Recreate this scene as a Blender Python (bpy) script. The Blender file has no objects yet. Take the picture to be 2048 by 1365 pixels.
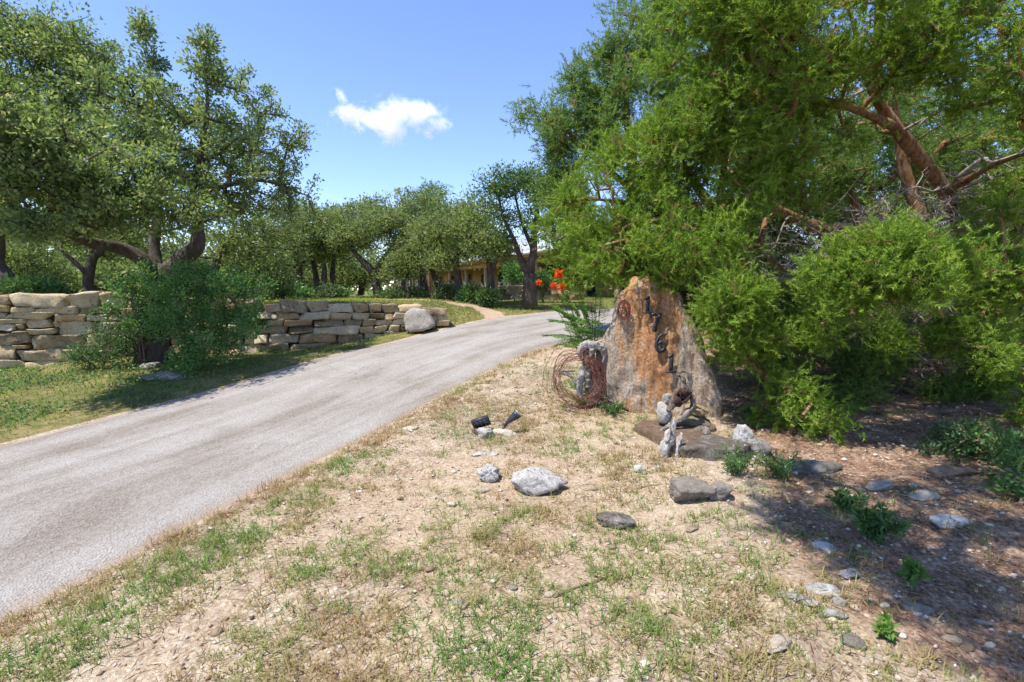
import bpy, bmesh, math
import numpy as np
from mathutils import Vector, Matrix

R = math.radians
rng = np.random.default_rng(7)
scn = bpy.context.scene
col = scn.collection

# ------------------------------------------------------------------ camera, sky, sun, exposure
EYE = np.array([0.0, 0.0, 1.5])
FPX, CX, CY, HOR = 1024.0, 1024.0, 682.5, 580.0
PITCH = math.atan((CY - HOR) / FPX)
cd = bpy.data.cameras.new('camera')
cd.sensor_width = 36.0; cd.lens = 18.0; cd.clip_end = 3000; cd.clip_start = 0.05
cam = bpy.data.objects.new('camera', cd); col.objects.link(cam)
cam.location = EYE; cam.rotation_euler = (math.pi / 2 - PITCH, 0, 0)
scn.camera = cam

SUN = np.array([-0.36, -0.20, 0.91]); SUN /= np.linalg.norm(SUN)
w = bpy.data.worlds.new('World'); scn.world = w; w.use_nodes = True
nt = w.node_tree; bg = nt.nodes['Background']
sky = nt.nodes.new('ShaderNodeTexSky'); sky.sky_type = 'NISHITA'; sky.sun_disc = False
sky.sun_elevation = math.asin(SUN[2]); sky.sun_rotation = math.atan2(SUN[0], SUN[1])
sky.air_density = 1.0; sky.dust_density = 0.0; sky.ozone_density = 3.5; sky.altitude = 300
tm = nt.nodes.new('ShaderNodeMix'); tm.data_type = 'RGBA'; tm.blend_type = 'MULTIPLY'; tm.inputs[0].default_value = 1.0; tm.inputs[7].default_value = (.97, .95, 1.10, 1)
nt.links.new(sky.outputs[0], tm.inputs[6]); nt.links.new(tm.outputs[2], bg.inputs[0]); bg.inputs[1].default_value = 0.125
sd = bpy.data.lights.new('sun', 'SUN'); sd.energy = 3.7; sd.angle = R(0.55); sd.color = (1.0, 0.95, 0.87)
so = bpy.data.objects.new('sun', sd); col.objects.link(so)
so.rotation_euler = Vector(SUN).to_track_quat('Z', 'Y').to_euler(); so.location = (-8, 4, 20)
vs = scn.view_settings
vs.view_transform = 'Standard'; vs.look = 'None'; vs.gamma = 1.0; vs.exposure = 1.05; vs.use_curve_mapping = False
cy = scn.cycles
cy.use_denoising = True; cy.use_adaptive_sampling = True; cy.adaptive_threshold = 0.015; cy.denoising_prefilter = 'FAST'; cy.max_bounces = 14; cy.diffuse_bounces = 3; cy.glossy_bounces = 2
cy.transmission_bounces = 4; cy.volume_bounces = 12; cy.transparent_max_bounces = 6
cy.sample_clamp_indirect = 8.0

# ------------------------------------------------------------------ helpers
def ray(u, v):
    a = (u - CX) / FPX; b = -(v - CY) / FPX
    return np.array([a, math.cos(PITCH) + b * math.sin(PITCH), -math.sin(PITCH) + b * math.cos(PITCH)])
def P(u, v, Y):
    d = ray(u, v); return EYE + d * (Y / d[1])
def norm(a): return a / (np.linalg.norm(a, axis=-1, keepdims=True) + 1e-9)
def sstep(a, b, x):
    t = np.clip((x - a) / (b - a), 0, 1); return t * t * (3 - 2 * t)
def _hash(ix, iy, iz, s):
    n = (ix.astype(np.int64) * 374761393 + iy.astype(np.int64) * 668265263 + iz.astype(np.int64) * 2147483647 + s * 974634541) & 0xffffffff
    n = ((n ^ (n >> 13)) * 1274126177) & 0xffffffff
    n = (n ^ (n >> 16)) & 0xffff
    return n / 32767.5 - 1.0
def noise(p, scale=1.0, seed=0):
    p = np.asarray(p, float) * scale; i = np.floor(p); f = p - i; f = f * f * (3 - 2 * f)
    r = 0
    for a in (0, 1):
        for b in (0, 1):
            for c in (0, 1):
                wgt = (f[..., 0] if a else 1 - f[..., 0]) * (f[..., 1] if b else 1 - f[..., 1]) * (f[..., 2] if c else 1 - f[..., 2])
                r = r + wgt * _hash(i[..., 0] + a, i[..., 1] + b, i[..., 2] + c, seed)
    return r
def fbm(p, scale=1.0, seed=0, o=3):
    r = 0; a = 1.0; t = 0
    for k in range(o):
        r = r + a * noise(p, scale * 2 ** k, seed + k); t += a; a *= .5
    return r / t
def n2(x, y, scale, seed=0, o=3):
    return fbm(np.stack([x, y, np.zeros_like(x)], -1), scale, seed, o)

def tag(o, label=None, cat=None, group=None, kind=None):
    if label: o['label'] = label
    if cat: o['category'] = cat
    if group: o['group'] = group
    if kind: o['kind'] = kind
    return o
def empty(name, loc, label=None, cat=None, group=None):
    o = bpy.data.objects.new(name, None); o.empty_display_size = .1; col.objects.link(o); o.location = tuple(loc)
    return tag(o, label, cat, group)
def build(name, V, T=None, Q=None, mat=None, parent=None, attrs=None, smooth=False):
    """one mesh object from world coordinates; its origin goes to its own base"""
    V = np.asarray(V, float).reshape(-1, 3)
    if parent is not None:
        org = np.zeros(3); q = parent
        while q is not None: org = org + np.array(q.location); q = q.parent
        loc = (0, 0, 0)
    else:
        org = np.array([V[:, 0].mean(), V[:, 1].mean(), V[:, 2].min()]); loc = tuple(org)
    me = bpy.data.meshes.new(name)
    me.vertices.add(len(V)); me.vertices.foreach_set('co', (V - org).astype(np.float32).ravel())
    li = []; ls = []; n = 0
    if T is not None and len(T):
        T = np.asarray(T).reshape(-1, 3); li.append(T.ravel()); ls.append(np.arange(len(T)) * 3); n = T.size
    if Q is not None and len(Q):
        Q = np.asarray(Q).reshape(-1, 4); li.append(Q.ravel()); ls.append(n + np.arange(len(Q)) * 4)
    li = np.concatenate(li).astype(np.int32); ls = np.concatenate(ls).astype(np.int32)
    me.loops.add(len(li)); me.loops.foreach_set('vertex_index', li)
    me.polygons.add(len(ls)); me.polygons.foreach_set('loop_start', ls)
    me.update(calc_edges=True)
    if smooth: me.polygons.foreach_set('use_smooth', np.ones(len(ls), bool))
    if attrs:
        for k, a in attrs.items():
            at = me.attributes.new(k, 'FLOAT', 'POINT'); at.data.foreach_set('value', np.asarray(a, np.float32).ravel())
    if mat: me.materials.append(mat)
    o = bpy.data.objects.new(name, me); col.objects.link(o); o.location = loc
    if parent is not None: o.parent = parent
    return o
class MB:
    """collects shapes for one mesh"""
    def __init__(s): s.V = []; s.T = []; s.Q = []; s.n = 0; s.A = []
    def add(s, V, T=None, Q=None, a=None):
        V = np.asarray(V, float).reshape(-1, 3)
        s.V.append(V)
        if T is not None and len(T): s.T.append(np.asarray(T).reshape(-1, 3) + s.n)
        if Q is not None and len(Q): s.Q.append(np.asarray(Q).reshape(-1, 4) + s.n)
        s.A.append(np.full(len(V), .5) if a is None else np.broadcast_to(a, (len(V),)))
        s.n += len(V)
    def box(s, c, d, M=None):
        x = np.array([[i, j, k] for i in (-1, 1) for j in (-1, 1) for k in (-1, 1)], float) * np.array(d) / 2
        if M is not None: x = x @ np.asarray(M).T
        s.add(x + np.array(c), Q=[[0, 1, 3, 2], [4, 6, 7, 5], [0, 4, 5, 1], [2, 3, 7, 6], [0, 2, 6, 4], [1, 5, 7, 3]])
    def tube(s, pts, rad, sides=8, rough=0.0, seed=0, cap=True, a=None):
        pts = np.asarray(pts, float); m = len(pts); rad = np.broadcast_to(rad, (m,)).astype(float)
        t = norm(np.gradient(pts, axis=0)); up = np.array([0, 0, 1.0]) if abs(t[0][2]) < .9 else np.array([1.0, 0, 0])
        e1 = norm(np.cross(t[0], up)); rings = []
        for i in range(m):
            e1 = norm(e1 - t[i] * np.dot(e1, t[i])); e2 = np.cross(t[i], e1)
            an = np.arange(sides) / sides * 2 * math.pi
            rings.append(pts[i] + (np.cos(an)[:, None] * e1 + np.sin(an)[:, None] * e2) * rad[i])
        V = np.array(rings)
        if rough:
            d = V - pts[:, None, :]
            an = np.arange(sides) / sides * 2 * math.pi; sl_ = np.concatenate([[0], np.cumsum(np.linalg.norm(np.diff(pts, axis=0), axis=1))]) / max(.02, rad.max())
            gp = np.stack([np.cos(an)[None] + 0 * sl_[:, None], np.sin(an)[None] + 0 * sl_[:, None], .16 * sl_[:, None] + 0 * an[None]], -1)
            V = pts[:, None, :] + d * (1 + rough * (fbm(V, 1.2 / max(.02, rad.max()), seed, 3) + .9 * fbm(gp, 2.2, seed + 3, 3)))[..., None]
        i = np.arange(m - 1)[:, None] * sides; j = np.arange(sides)[None]; jn = (j + 1) % sides
        Q = np.stack([i + j, i + jn, i + sides + jn, i + sides + j], -1).reshape(-1, 4)
        V = V.reshape(-1, 3); T = []
        if cap:
            V = np.vstack([V, pts[0], pts[-1]]); k = m * sides
            for q in range(sides):
                T.append([k, (q + 1) % sides, q]); T.append([k + 1, (m - 1) * sides + q, (m - 1) * sides + (q + 1) % sides])
        s.add(V, T, Q, a)
    def obj(s, name, mat=None, parent=None, smooth=False):
        return build(name, np.vstack(s.V), np.vstack(s.T) if s.T else None, np.vstack(s.Q) if s.Q else None, mat, parent, {'tint': np.concatenate(s.A)}, smooth)
def spline(pts, n):
    """Catmull-Rom through points (any dimension), n samples"""
    p = np.asarray(pts, float); p = np.vstack([2 * p[0] - p[1], p, 2 * p[-1] - p[-2]])
    k = len(p) - 3; t = np.linspace(0, k - 1e-6, n); i = t.astype(int); f = (t - i)[:, None]
    a, b, c, d = p[i], p[i + 1], p[i + 2], p[i + 3]
    return .5 * (2 * b + (c - a) * f + (2 * a - 5 * b + 4 * c - d) * f ** 2 + (3 * b - a - 3 * c + d) * f ** 3)

# ------------------------------------------------------------------ materials
class NT:
    def __init__(s, name):
        s.m = bpy.data.materials.new(name); s.m.use_nodes = True; s.t = s.m.node_tree; s.t.nodes.clear()
        s.out = s.t.nodes.new('ShaderNodeOutputMaterial')
    def n(s, typ, props=None, **ins):
        nd = s.t.nodes.new('ShaderNode' + typ)
        for k, v in (props or {}).items(): setattr(nd, k, v)
        for k, v in ins.items():
            key = int(k[1:]) if k[0] == 'i' and k[1:].isdigit() else k.replace('_', ' ')
            if isinstance(v, bpy.types.NodeSocket): s.t.links.new(v, nd.inputs[key])
            else: nd.inputs[key].default_value = v
        return nd
    def ramp(s, fac, stops):
        nd = s.n('ValToRGB', i0=fac); e = nd.color_ramp.elements
        while len(e) < len(stops): e.new(0.5)
        for x, (p, c) in zip(e, stops): x.position = p; x.color = (*c, 1) if len(c) == 3 else c
        return nd.outputs[0]
    def mix(s, fac, a, b, mode='MIX'):
        nd = s.n('Mix', {'data_type': 'RGBA', 'blend_type': mode})
        for k, v in ((0, fac), (6, a), (7, b)):
            if isinstance(v, bpy.types.NodeSocket): s.t.links.new(v, nd.inputs[k])
            else: nd.inputs[k].default_value = v if k == 0 else (*v, 1)
        return nd.outputs[2]
    def math(s, op, a, b=0.0, clamp=False):
        return s.n('Math', {'operation': op, 'use_clamp': clamp}, i0=a, i1=b).outputs[0]
    def noise(s, vec, scale, detail=4, rough=.55, dist=0.0):
        return s.n('TexNoise', None, Vector=vec, Scale=scale, Detail=detail, Roughness=rough, Distortion=dist).outputs[0]
    def coord(s, k='Object', sc=None, loc=None):
        c = s.n('TexCoord').outputs[k]
        if sc or loc: c = s.n('Mapping', None, Vector=c, Scale=sc or (1, 1, 1), Location=loc or (0, 0, 0)).outputs[0]
        return c
    def attr(s, k): return s.n('Attribute', {'attribute_name': k}).outputs['Fac']
    def surf(s, color, rough=.8, spec=.3, bump=None, bstr=.5, bdist=.02, metal=0.0):
        b = s.n('BsdfPrincipled', None, Roughness=rough, Metallic=metal)
        b.inputs['Specular IOR Level'].default_value = spec
        if isinstance(color, bpy.types.NodeSocket): s.t.links.new(color, b.inputs['Base Color'])
        else: b.inputs['Base Color'].default_value = (*color, 1)
        if bump is not None:
            bp = s.n('Bump', None, Height=bump, Strength=bstr, Distance=bdist); s.t.links.new(bp.outputs[0], b.inputs['Normal'])
        s.t.links.new(b.outputs[0], s.out.inputs[0]); return b
def mramp(name, stops, rough=.5, spec=.35, trans=.3, tmul=(1.2, 1.25, .7)):
    """leaf material: colour by the tint of each leaf, light passing through"""
    n = NT(name); c = n.ramp(n.attr('tint'), stops); b = n.surf(c, rough, spec)
    tc = n.mix(1.0, c, tmul, 'MULTIPLY'); t = n.n('BsdfTranslucent', None, Color=tc)
    m = n.n('MixShader', None, i0=trans, i1=b.outputs[0], i2=t.outputs[0]); n.t.links.new(m.outputs[0], n.out.inputs[0])
    return n.m
def mplain(name, c, rough=.7, spec=.3, metal=0.0, var=.25, scale=12):
    n = NT(name); v = n.noise(n.coord(), scale, 4)
    cc = n.ramp(v, [(.3, tuple(x * (1 - var) for x in c)), (.7, tuple(min(1, x * (1 + var)) for x in c))])
    n.surf(cc, rough, spec, v, .3, .004, metal); return n.m
def mrock(name, stops, scale=7, dark=(.05, .045, .04), dk=.58, rnd=True, soilc=None, bd=.02):
    n = NT(name); co = n.coord()
    if rnd:
        r = n.n('ObjectInfo').outputs['Random']; off = n.n('CombineXYZ', None, X=n.math('MULTIPLY', r, 37.0), Y=n.math('MULTIPLY', r, 11.0)).outputs[0]
        co = n.n('VectorMath', {'operation': 'ADD'}, i0=co, i1=off).outputs[0]
    a = n.noise(co, scale, 6, .65); b = n.noise(co, scale * 2.3, 7, .72); f = n.noise(co, scale * 9, 4, .7)
    m = n.math('ADD', n.math('MULTIPLY', a, .7), n.math('MULTIPLY', f, .3))
    if rnd: m = n.math('ADD', n.math('MULTIPLY', m, .75), n.math('SUBTRACT', n.math('MULTIPLY', r, .45), .1))
    c = n.ramp(m, stops)
    c = n.mix(n.ramp(b, [(dk, (0, 0, 0)), (dk + .12, (.8, .8, .8))]), c, dark)
    h = n.math('ADD', n.math('MULTIPLY', b, .6), n.math('MULTIPLY', f, .4))
    n.surf(c, .92, .12, h, 1.0, bd); return n.m

M = {}
M['oak_leaf'] = mramp('oak_leaf', [(0, (.10, .15, .05)), (.4, (.19, .26, .085)), (.75, (.29, .36, .13)), (1, (.42, .39, .17))], .48, .36, .5, (1.05, 1.12, .65))
M['oak_far'] = mramp('oak_far', [(0, (.125, .175, .06)), (.5, (.22, .28, .095)), (.85, (.3, .345, .125)), (1, (.33, .3, .15))], .5, .22, .46, (1.05, 1.15, .7))
M['elm_leaf'] = mramp('elm_leaf', [(0, (.05, .105, .03)), (.5, (.09, .17, .042)), (1, (.17, .25, .07))], .5, .3, .4)
M['shrub_leaf'] = mramp('shrub_leaf', [(0, (.06, .15, .045)), (.5, (.11, .24, .065)), (.85, (.18, .33, .085)), (1, (.25, .4, .12))], .42, .4, .45)
M['weed_leaf'] = mramp('weed_leaf', [(0, (.05, .11, .04)), (.5, (.09, .175, .055)), (1, (.16, .27, .07))], .5, .35, .38)
M['sage_leaf'] = mramp('sage_leaf', [(0, (.07, .11, .06)), (.5, (.11, .17, .07)), (1, (.2, .25, .11))], .6, .3, .3)
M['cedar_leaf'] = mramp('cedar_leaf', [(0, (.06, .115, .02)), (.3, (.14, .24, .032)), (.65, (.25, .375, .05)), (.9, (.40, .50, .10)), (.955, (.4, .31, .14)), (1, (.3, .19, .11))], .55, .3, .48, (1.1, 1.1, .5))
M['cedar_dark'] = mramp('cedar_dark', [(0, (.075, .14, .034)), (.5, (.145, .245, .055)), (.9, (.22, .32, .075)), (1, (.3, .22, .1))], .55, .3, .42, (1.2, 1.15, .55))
M['frond'] = mramp('frond', [(0, (.06, .15, .03)), (.5, (.11, .23, .04)), (1, (.2, .32, .06))], .5, .3, .4)
M['petal'] = mramp('petal', [(0, (.75, .05, .015)), (.55, (.85, .12, .01)), (1, (.9, .45, .02))], .5, .3, .35, (1, 1, 1))
M['white_petal'] = mplain('white_petal', (.8, .8, .78), .6, .3)
M['grass'] = mramp('grass', [(0, (.31, .19, .095)), (.25, (.36, .26, .13)), (.42, (.33, .28, .12)), (.6, (.24, .27, .08)), (.8, (.155, .24, .05)), (1, (.11, .23, .04))], .6, .25, .35, (1.1, 1.15, .6))
M['lawn'] = mramp('lawn', [(0, (.34, .26, .09)), (.35, (.32, .31, .08)), (.7, (.2, .285, .05)), (1, (.105, .215, .04))], .6, .25, .4, (1.1, 1.15, .6))
M['straw'] = mramp('straw', [(0, (.09, .05, .03)), (.35, (.22, .13, .075)), (.7, (.42, .3, .17)), (1, (.6, .5, .33))], .8, .2, .15)
M['litter'] = mramp('litter', [(0, (.12, .065, .04)), (.5, (.28, .165, .095)), (1, (.48, .36, .23))], .8, .2, .1)

def bark(name, stops, zs=.25, sc=16, bd=.03):
    n = NT(name); co = n.coord('Object', (1, 1, zs)); a = n.noise(co, sc, 6, .65, .4); b = n.noise(n.coord(), 3, 3)
    c = n.ramp(n.math('ADD', n.math('MULTIPLY', a, .7), n.math('MULTIPLY', b, .35)), stops)
    n.surf(c, .95, .1, a, 1.0, bd); return n.m
M['oak_bark'] = bark('oak_bark', [(.3, (.035, .028, .023)), (.55, (.10, .08, .065)), (.75, (.2, .17, .145))])
M['cedar_bark'] = bark('cedar_bark', [(.34, (.06, .03, .016)), (.46, (.19, .095, .045)), (.56, (.33, .185, .09)), (.68, (.3, .26, .22))], .12, 26, .04)
M['dead_wood'] = bark('dead_wood', [(.3, (.1, .075, .06)), (.48, (.24, .2, .17)), (.7, (.42, .38, .34))], .3, 30, .01)
M['twig'] = bark('twig', [(.3, (.09, .06, .045)), (.6, (.22, .15, .11)), (.8, (.32, .25, .2))], .5, 20, .006)
M['driftwood'] = bark('driftwood', [(.32, (.05, .033, .024)), (.45, (.15, .11, .08)), (.56, (.26, .215, .175)), (.7, (.42, .39, .36))], .2, 22, .05)
M['bleached'] = bark('bleached', [(.3, (.1, .07, .05)), (.42, (.3, .25, .205)), (.52, (.45, .41, .37)), (.66, (.58, .55, .52))], .2, 24, .05)

# soil
n = NT('soil'); co = n.coord('Object')
a = n.noise(co, .9, 5, .6); b = n.noise(co, 6, 5, .65); f = n.noise(co, 45, 4, .7); g = n.noise(co, 170, 2, .6)
mm = n.math('ADD', n.math('MULTIPLY', a, .3), n.math('ADD', n.math('MULTIPLY', b, .4), n.math('MULTIPLY', f, .3)))
sand = n.ramp(mm, [(.41, (.16, .11, .066)), (.46, (.31, .225, .14)), (.51, (.47, .37, .245)), (.57, (.60, .51, .37))])
grit = n.n('TexVoronoi', {'feature': 'F1'}, Vector=co, Scale=75.0, Randomness=1.0)
gcol = n.ramp(grit.outputs['Color'], [(.1, (.15, .1, .065)), (.45, (.38, .285, .205)), (.9, (.62, .55, .46))])
sand = n.mix(.5, sand, gcol)
big = n.ramp(n.noise(co, .45, 4, .6), [(.42, (0, 0, 0)), (.6, (.55, .55, .55))]); sand = n.mix(n.math('MULTIPLY', big, .6), sand, (.44, .3, .185))
lit = n.ramp(n.math('ADD', n.math('MULTIPLY', b, .4), n.math('MULTIPLY', f, .6)), [(.38, (.08, .05, .034)), (.46, (.2, .12, .078)), (.54, (.34, .22, .15)), (.62, (.48, .38, .28))])
lawn = n.ramp(mm, [(.42, (.09, .09, .036)), (.5, (.16, .155, .055)), (.58, (.28, .22, .1))])
pth = n.ramp(mm, [(.35, (.36, .24, .16)), (.65, (.5, .37, .27))])
def zone(att, lo, hi):
    return n.ramp(n.math('ADD', n.attr(att), n.math('MULTIPLY', n.math('SUBTRACT', b, .5), .7)), [(lo, (0, 0, 0)), (hi, (1, 1, 1))])
c = n.mix(zone('lawn', .35, .65), sand, lawn); c = n.mix(zone('path', .4, .6), c, pth); c = n.mix(zone('litter', .35, .65), c, lit)
bp = n.math('ADD', n.math('MULTIPLY', f, .6), n.math('ADD', n.math('MULTIPLY', g, .25), n.math('MULTIPLY', b, .8)))
n.surf(c, .95, .1, bp, .9, .035); M['soil'] = n.m

# driveway: pale worn chip seal
n = NT('chip_seal'); co = n.coord('Object')
ac = n.attr('across'); al = n.attr('along')
st = n.n('CombineXYZ', None, X=n.math('MULTIPLY', ac, 9.0), Y=n.math('MULTIPLY', al, .35)).outputs[0]
s1 = n.noise(st, 1.0, 5, .6, .6); s2 = n.noise(co, .7, 4, .6); f = n.noise(co, 70, 3, .75); vo = n.n('TexVoronoi', {'feature': 'F1'}, Vector=co, Scale=85.0)
base = n.ramp(n.math('ADD', n.math('MULTIPLY', s1, .6), n.math('MULTIPLY', s2, .4)), [(.38, (.175, .143, .112)), (.46, (.265, .234, .2)), (.53, (.325, .298, .266)), (.62, (.375, .352, .324))])
chip = n.ramp(vo.outputs['Color'], [(.15, (.17, .14, .115)), (.5, (.31, .277, .245)), (.9, (.48, .445, .4))])
base = n.mix(.36, base, chip)
base = n.mix(n.ramp(f, [(.62, (0, 0, 0)), (.7, (.6, .6, .6))]), base, (.1, .08, .065))
cr = n.n('TexVoronoi', {'feature': 'DISTANCE_TO_EDGE'}, Vector=n.n('VectorMath', {'operation': 'ADD'}, i0=co, i1=n.n('TexNoise', None, Vector=co, Scale=2.0, Detail=5.0).outputs['Color']).outputs[0], Scale=.55)
cm = n.math('MULTIPLY', n.ramp(cr.outputs['Distance'], [(0, (1, 1, 1)), (.006, (0, 0, 0))]), n.ramp(n.noise(co, .5, 2), [(.45, (0, 0, 0)), (.6, (.4, .4, .4))]))
base = n.mix(n.ramp(n.noise(co, 1.7, 6, .7, .5), [(.52, (0, 0, 0)), (.68, (.3, .3, .3))]), base, (.17, .135, .105))
base = n.mix(cm, base, (.08, .065, .052))
edge = n.ramp(n.math('ADD', n.math('ABSOLUTE', n.math('SUBTRACT', ac, .5)), n.math('MULTIPLY', n.math('SUBTRACT', n.noise(co, 5, 4), .5), .06)), [(.455, (0, 0, 0)), (.495, (.7, .7, .7))])
base = n.mix(edge, base, (.32, .22, .15))
n.surf(base, .9, .2, n.math('ADD', n.math('MULTIPLY', f, .5), vo.outputs['Distance']), .7, .012); M['road'] = n.m

M['wall_stone'] = mrock('wall_stone', [(.26, (.22, .165, .10)), (.38, (.44, .335, .2)), (.5, (.58, .45, .27)), (.62, (.64, .54, .38)), (.74, (.56, .34, .18))], 7, (.08, .07, .055), .56, True, None, .05)
M['grey_rock'] = mrock('grey_rock', [(0.3, (0.14, 0.119, 0.098)), (0.42, (0.308, 0.28, 0.245)), (0.54, (0.504, 0.476, 0.441)), (0.7, (0.658, 0.63, 0.588))], 14, (.045, .04, .036), .53, True, None, .03)
M['boulder'] = mrock('boulder', [(0.25, (0.21, 0.175, 0.14)), (0.5, (0.392, 0.35, 0.301)), (0.7, (0.56, 0.518, 0.462))], 16, (.07, .06, .05), .56, True, None, .03)
M['cream_rock'] = mrock('cream_rock', [(0.28, (0.276, 0.196, 0.127)), (0.5, (0.483, 0.38, 0.27)), (0.72, (0.609, 0.529, 0.425))], 18, (.17, .12, .08), .6, True, None, .03)
M['white_rock'] = mrock('white_rock', [(0.25, (0.306, 0.27, 0.23)), (0.5, (0.49, 0.459, 0.418)), (0.7, (0.592, 0.571, 0.541))], 18, (.2, .165, .13), .6, True, None, .03)
M['brown_rock'] = mrock('brown_rock', [(0.28, (0.162, 0.108, 0.074)), (0.5, (0.351, 0.25, 0.176)), (0.72, (0.459, 0.365, 0.297))], 14, (.06, .042, .03), .56, True, None, .03)
M['ochre_rock'] = mrock('ochre_rock', [(0.28, (0.162, 0.135, 0.095)), (0.5, (0.351, 0.27, 0.155)), (0.7, (0.459, 0.257, 0.108))], 14, (.05, .045, .035), .55, True, None, .03)
n = NT('pebble'); c = n.ramp(n.attr('tint'), [(0, (.13, .085, .055)), (.25, (.28, .195, .13)), (.55, (.46, .365, .27)), (.85, (.62, .56, .48)), (.95, (.66, .63, .58)), (1, (.22, .21, .2))]); n.surf(c, .9, .15); M['pebble'] = n.m

# standing slab: rust, grey and cream streaks running down the face
n = NT('slab_stone'); co = n.coord('Object'); st = n.coord('Object', (1, 1, .22)); st2 = n.coord('Object', (1, 1, .1))
a = n.noise(n.coord('Object', (1, 1, .13)), 6.5, 6, .62, .35); b = n.noise(st2, 17, 6, .7, .25); f = n.noise(co, 38, 5, .7); big = n.noise(n.coord('Object', (1, 1, .55), (3.3, 0, 1.7)), 2.6, 4, .55, .4)
gr = n.ramp(n.math('ADD', n.math('MULTIPLY', b, .6), n.math('MULTIPLY', f, .4)), [(.34, (.12, .085, .06)), (.43, (.28, .2, .135)), (.51, (.44, .35, .26)), (.6, (.52, .47, .4)), (.7, (.6, .57, .52))])
oc = n.ramp(n.math('ADD', n.math('MULTIPLY', b, .45), n.math('MULTIPLY', f, .55)), [(.35, (.2, .085, .035)), (.46, (.40, .17, .06)), (.54, (.48, .26, .12)), (.62, (.58, .45, .32))])
xyz = n.n('SeparateXYZ', None, Vector=co)
mid = n.ramp(n.math('ABSOLUTE', n.math('ADD', xyz.outputs[0], .1)), [(.16, (1, 1, 1)), (.5, (0, 0, 0))]); top = n.ramp(xyz.outputs[2], [(.3, (0, 0, 0)), (.8, (1, 1, 1))])
om = n.math('ADD', n.math('MULTIPLY', a, .6), n.math('ADD', n.math('MULTIPLY', big, .4), n.math('ADD', n.math('MULTIPLY', n.math('SUBTRACT', mid, .5), .26), n.math('MULTIPLY', n.math('SUBTRACT', top, .5), .10))))
om = n.math('ADD', n.math('MULTIPLY', om, .8), n.math('MULTIPLY', n.noise(n.coord('Object', (1, 1, .4)), 9, 6, .7, .4), .2)); om = n.ramp(om, [(.53, (0, 0, 0)), (.59, (.88, .88, .88))])
c = n.mix(om, gr, oc)
dk = n.ramp(n.math('ADD', n.math('MULTIPLY', b, .6), n.math('MULTIPLY', n.noise(co, 5, 5, .65), .4)), [(.53, (0, 0, 0)), (.62, (.8, .8, .8))])
c = n.mix(n.math('MULTIPLY', dk, n.math('SUBTRACT', 1.0, n.math('MULTIPLY', om, .75))), c, (.07, .055, .045))
n.surf(c, .85, .2, n.math('ADD', n.math('MULTIPLY', b, .6), n.math('MULTIPLY', f, .5)), 1.0, .06); M['slab'] = n.m

M['iron'] = mplain('iron', (.022, .026, .035), .5, .5, .3)
M['rust'] = mplain('rust', (.19, .065, .05), .8, .3, .3, .5, 40)
M['plastic'] = mplain('plastic', (.03, .033, .042), .45, .5, 0, .3)
M['panel'] = mplain('panel', (.02, .02, .03), .2, .6, 0, .3)
M['lens'] = mplain('lens', (.35, .38, .4), .2, .5)
M['stucco'] = mplain('stucco', (.52, .34, .16), .9, .2, 0, .12, 3)
M['timber'] = mplain('timber', (.5, .36, .2), .8, .2, 0, .15, 6)
M['fascia'] = mplain('fascia', (.55, .53, .46), .7, .3, 0, .08)
M['glass'] = mplain('glass', (.03, .04, .045), .12, .6, 0, .2, 2)
n = NT('roof_metal'); c = n.ramp(n.noise(n.coord(), 2, 3), [(.3, (.52, .55, .55)), (.7, (.66, .69, .69))]); n.surf(c, .4, .5, None, metal=.2); M['roof'] = n.m

# ------------------------------------------------------------------ terrain
TT = np.array([-60, 2, 4, 6, 8, 10, 12, 14, 17, 22, 30, 40, 60, 900.]); TZ = np.array([0, 0, .06, .18, .36, .56, .77, .95, 1.1, 1.17, 1.0, .6, .3, .3])
def wpt(u, Y): return np.array([(u - CX) / FPX * Y, Y])
WA, WB = wpt(-40, 8.1), wpt(893, 11.0)
WL = np.linalg.norm(WB - WA); WD = (WB - WA) / WL; WN = np.array([-WD[1], WD[0]])   # WN points behind the wall
def h0(x, y):
    x = np.asarray(x, float); y = np.asarray(y, float)
    t = y + .3 * (np.clip(x, -25, 25) + 2)
    z = np.interp(t, TT, TZ)
    sx = (x - WA[0]) * WD[0] + (y - WA[1]) * WD[1]; sn = (x - WA[0]) * WN[0] + (y - WA[1]) * WN[1]
    wd = .3 + 1.0 * np.clip(sx - (WL - .9), 0, 4)
    k = sstep(.14, .14 + wd, sn) * (1 - sstep(WL + .2, WL + 2.6, sx))
    z = z - .17 * np.exp(-((sx - WL * .62) / (WL * .2)) ** 2) * sstep(-1.5, -.2, sn) * (sn < 3)
    pl = np.interp(y, [0, 22, 30, 40, 60], [1.19, 1.19, 1.0, .6, .3])
    return z + (np.maximum(pl, z) - z) * k
def hit(u, v, f=h0, y0=.8):
    d = ray(u, v); Y = np.linspace(y0, 70, 6000); q = EYE[:, None] + d[:, None] * (Y / d[1])
    g = q[2] - f(q[0], q[1]); i = np.argmax(g < 0)
    if g[i] >= 0: i = len(Y) - 1
    return q[:, i]
le = np.array([hit(u, v)[:2] for u, v in [(-190, 935), (0, 890), (200, 838), (390, 790), (520, 752), (640, 717), (740, 694), (830, 672), (900, 655), (960, 641), (1030, 631)]])
re = np.array([hit(u, v)[:2] for u, v in [(-200, 1356), (0, 1250), (280, 1106), (560, 960), (760, 860), (900, 782), (1000, 731), (1060, 706), (1110, 692)]])
le = np.vstack([[le[0][0] - 2.4, le[0][1] - 8], [le[0][0] - .9, le[0][1] - 3], le, [1.6, 13.3], [4.5, 14.2], [9, 15.2], [16, 17]])
re = np.vstack([[re[0][0] - 2.0, re[0][1] - 8], [re[0][0] - .8, re[0][1] - 3], re, [2.6, 10.2], [5.6, 11.2], [10, 12.2], [17, 14]])
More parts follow.
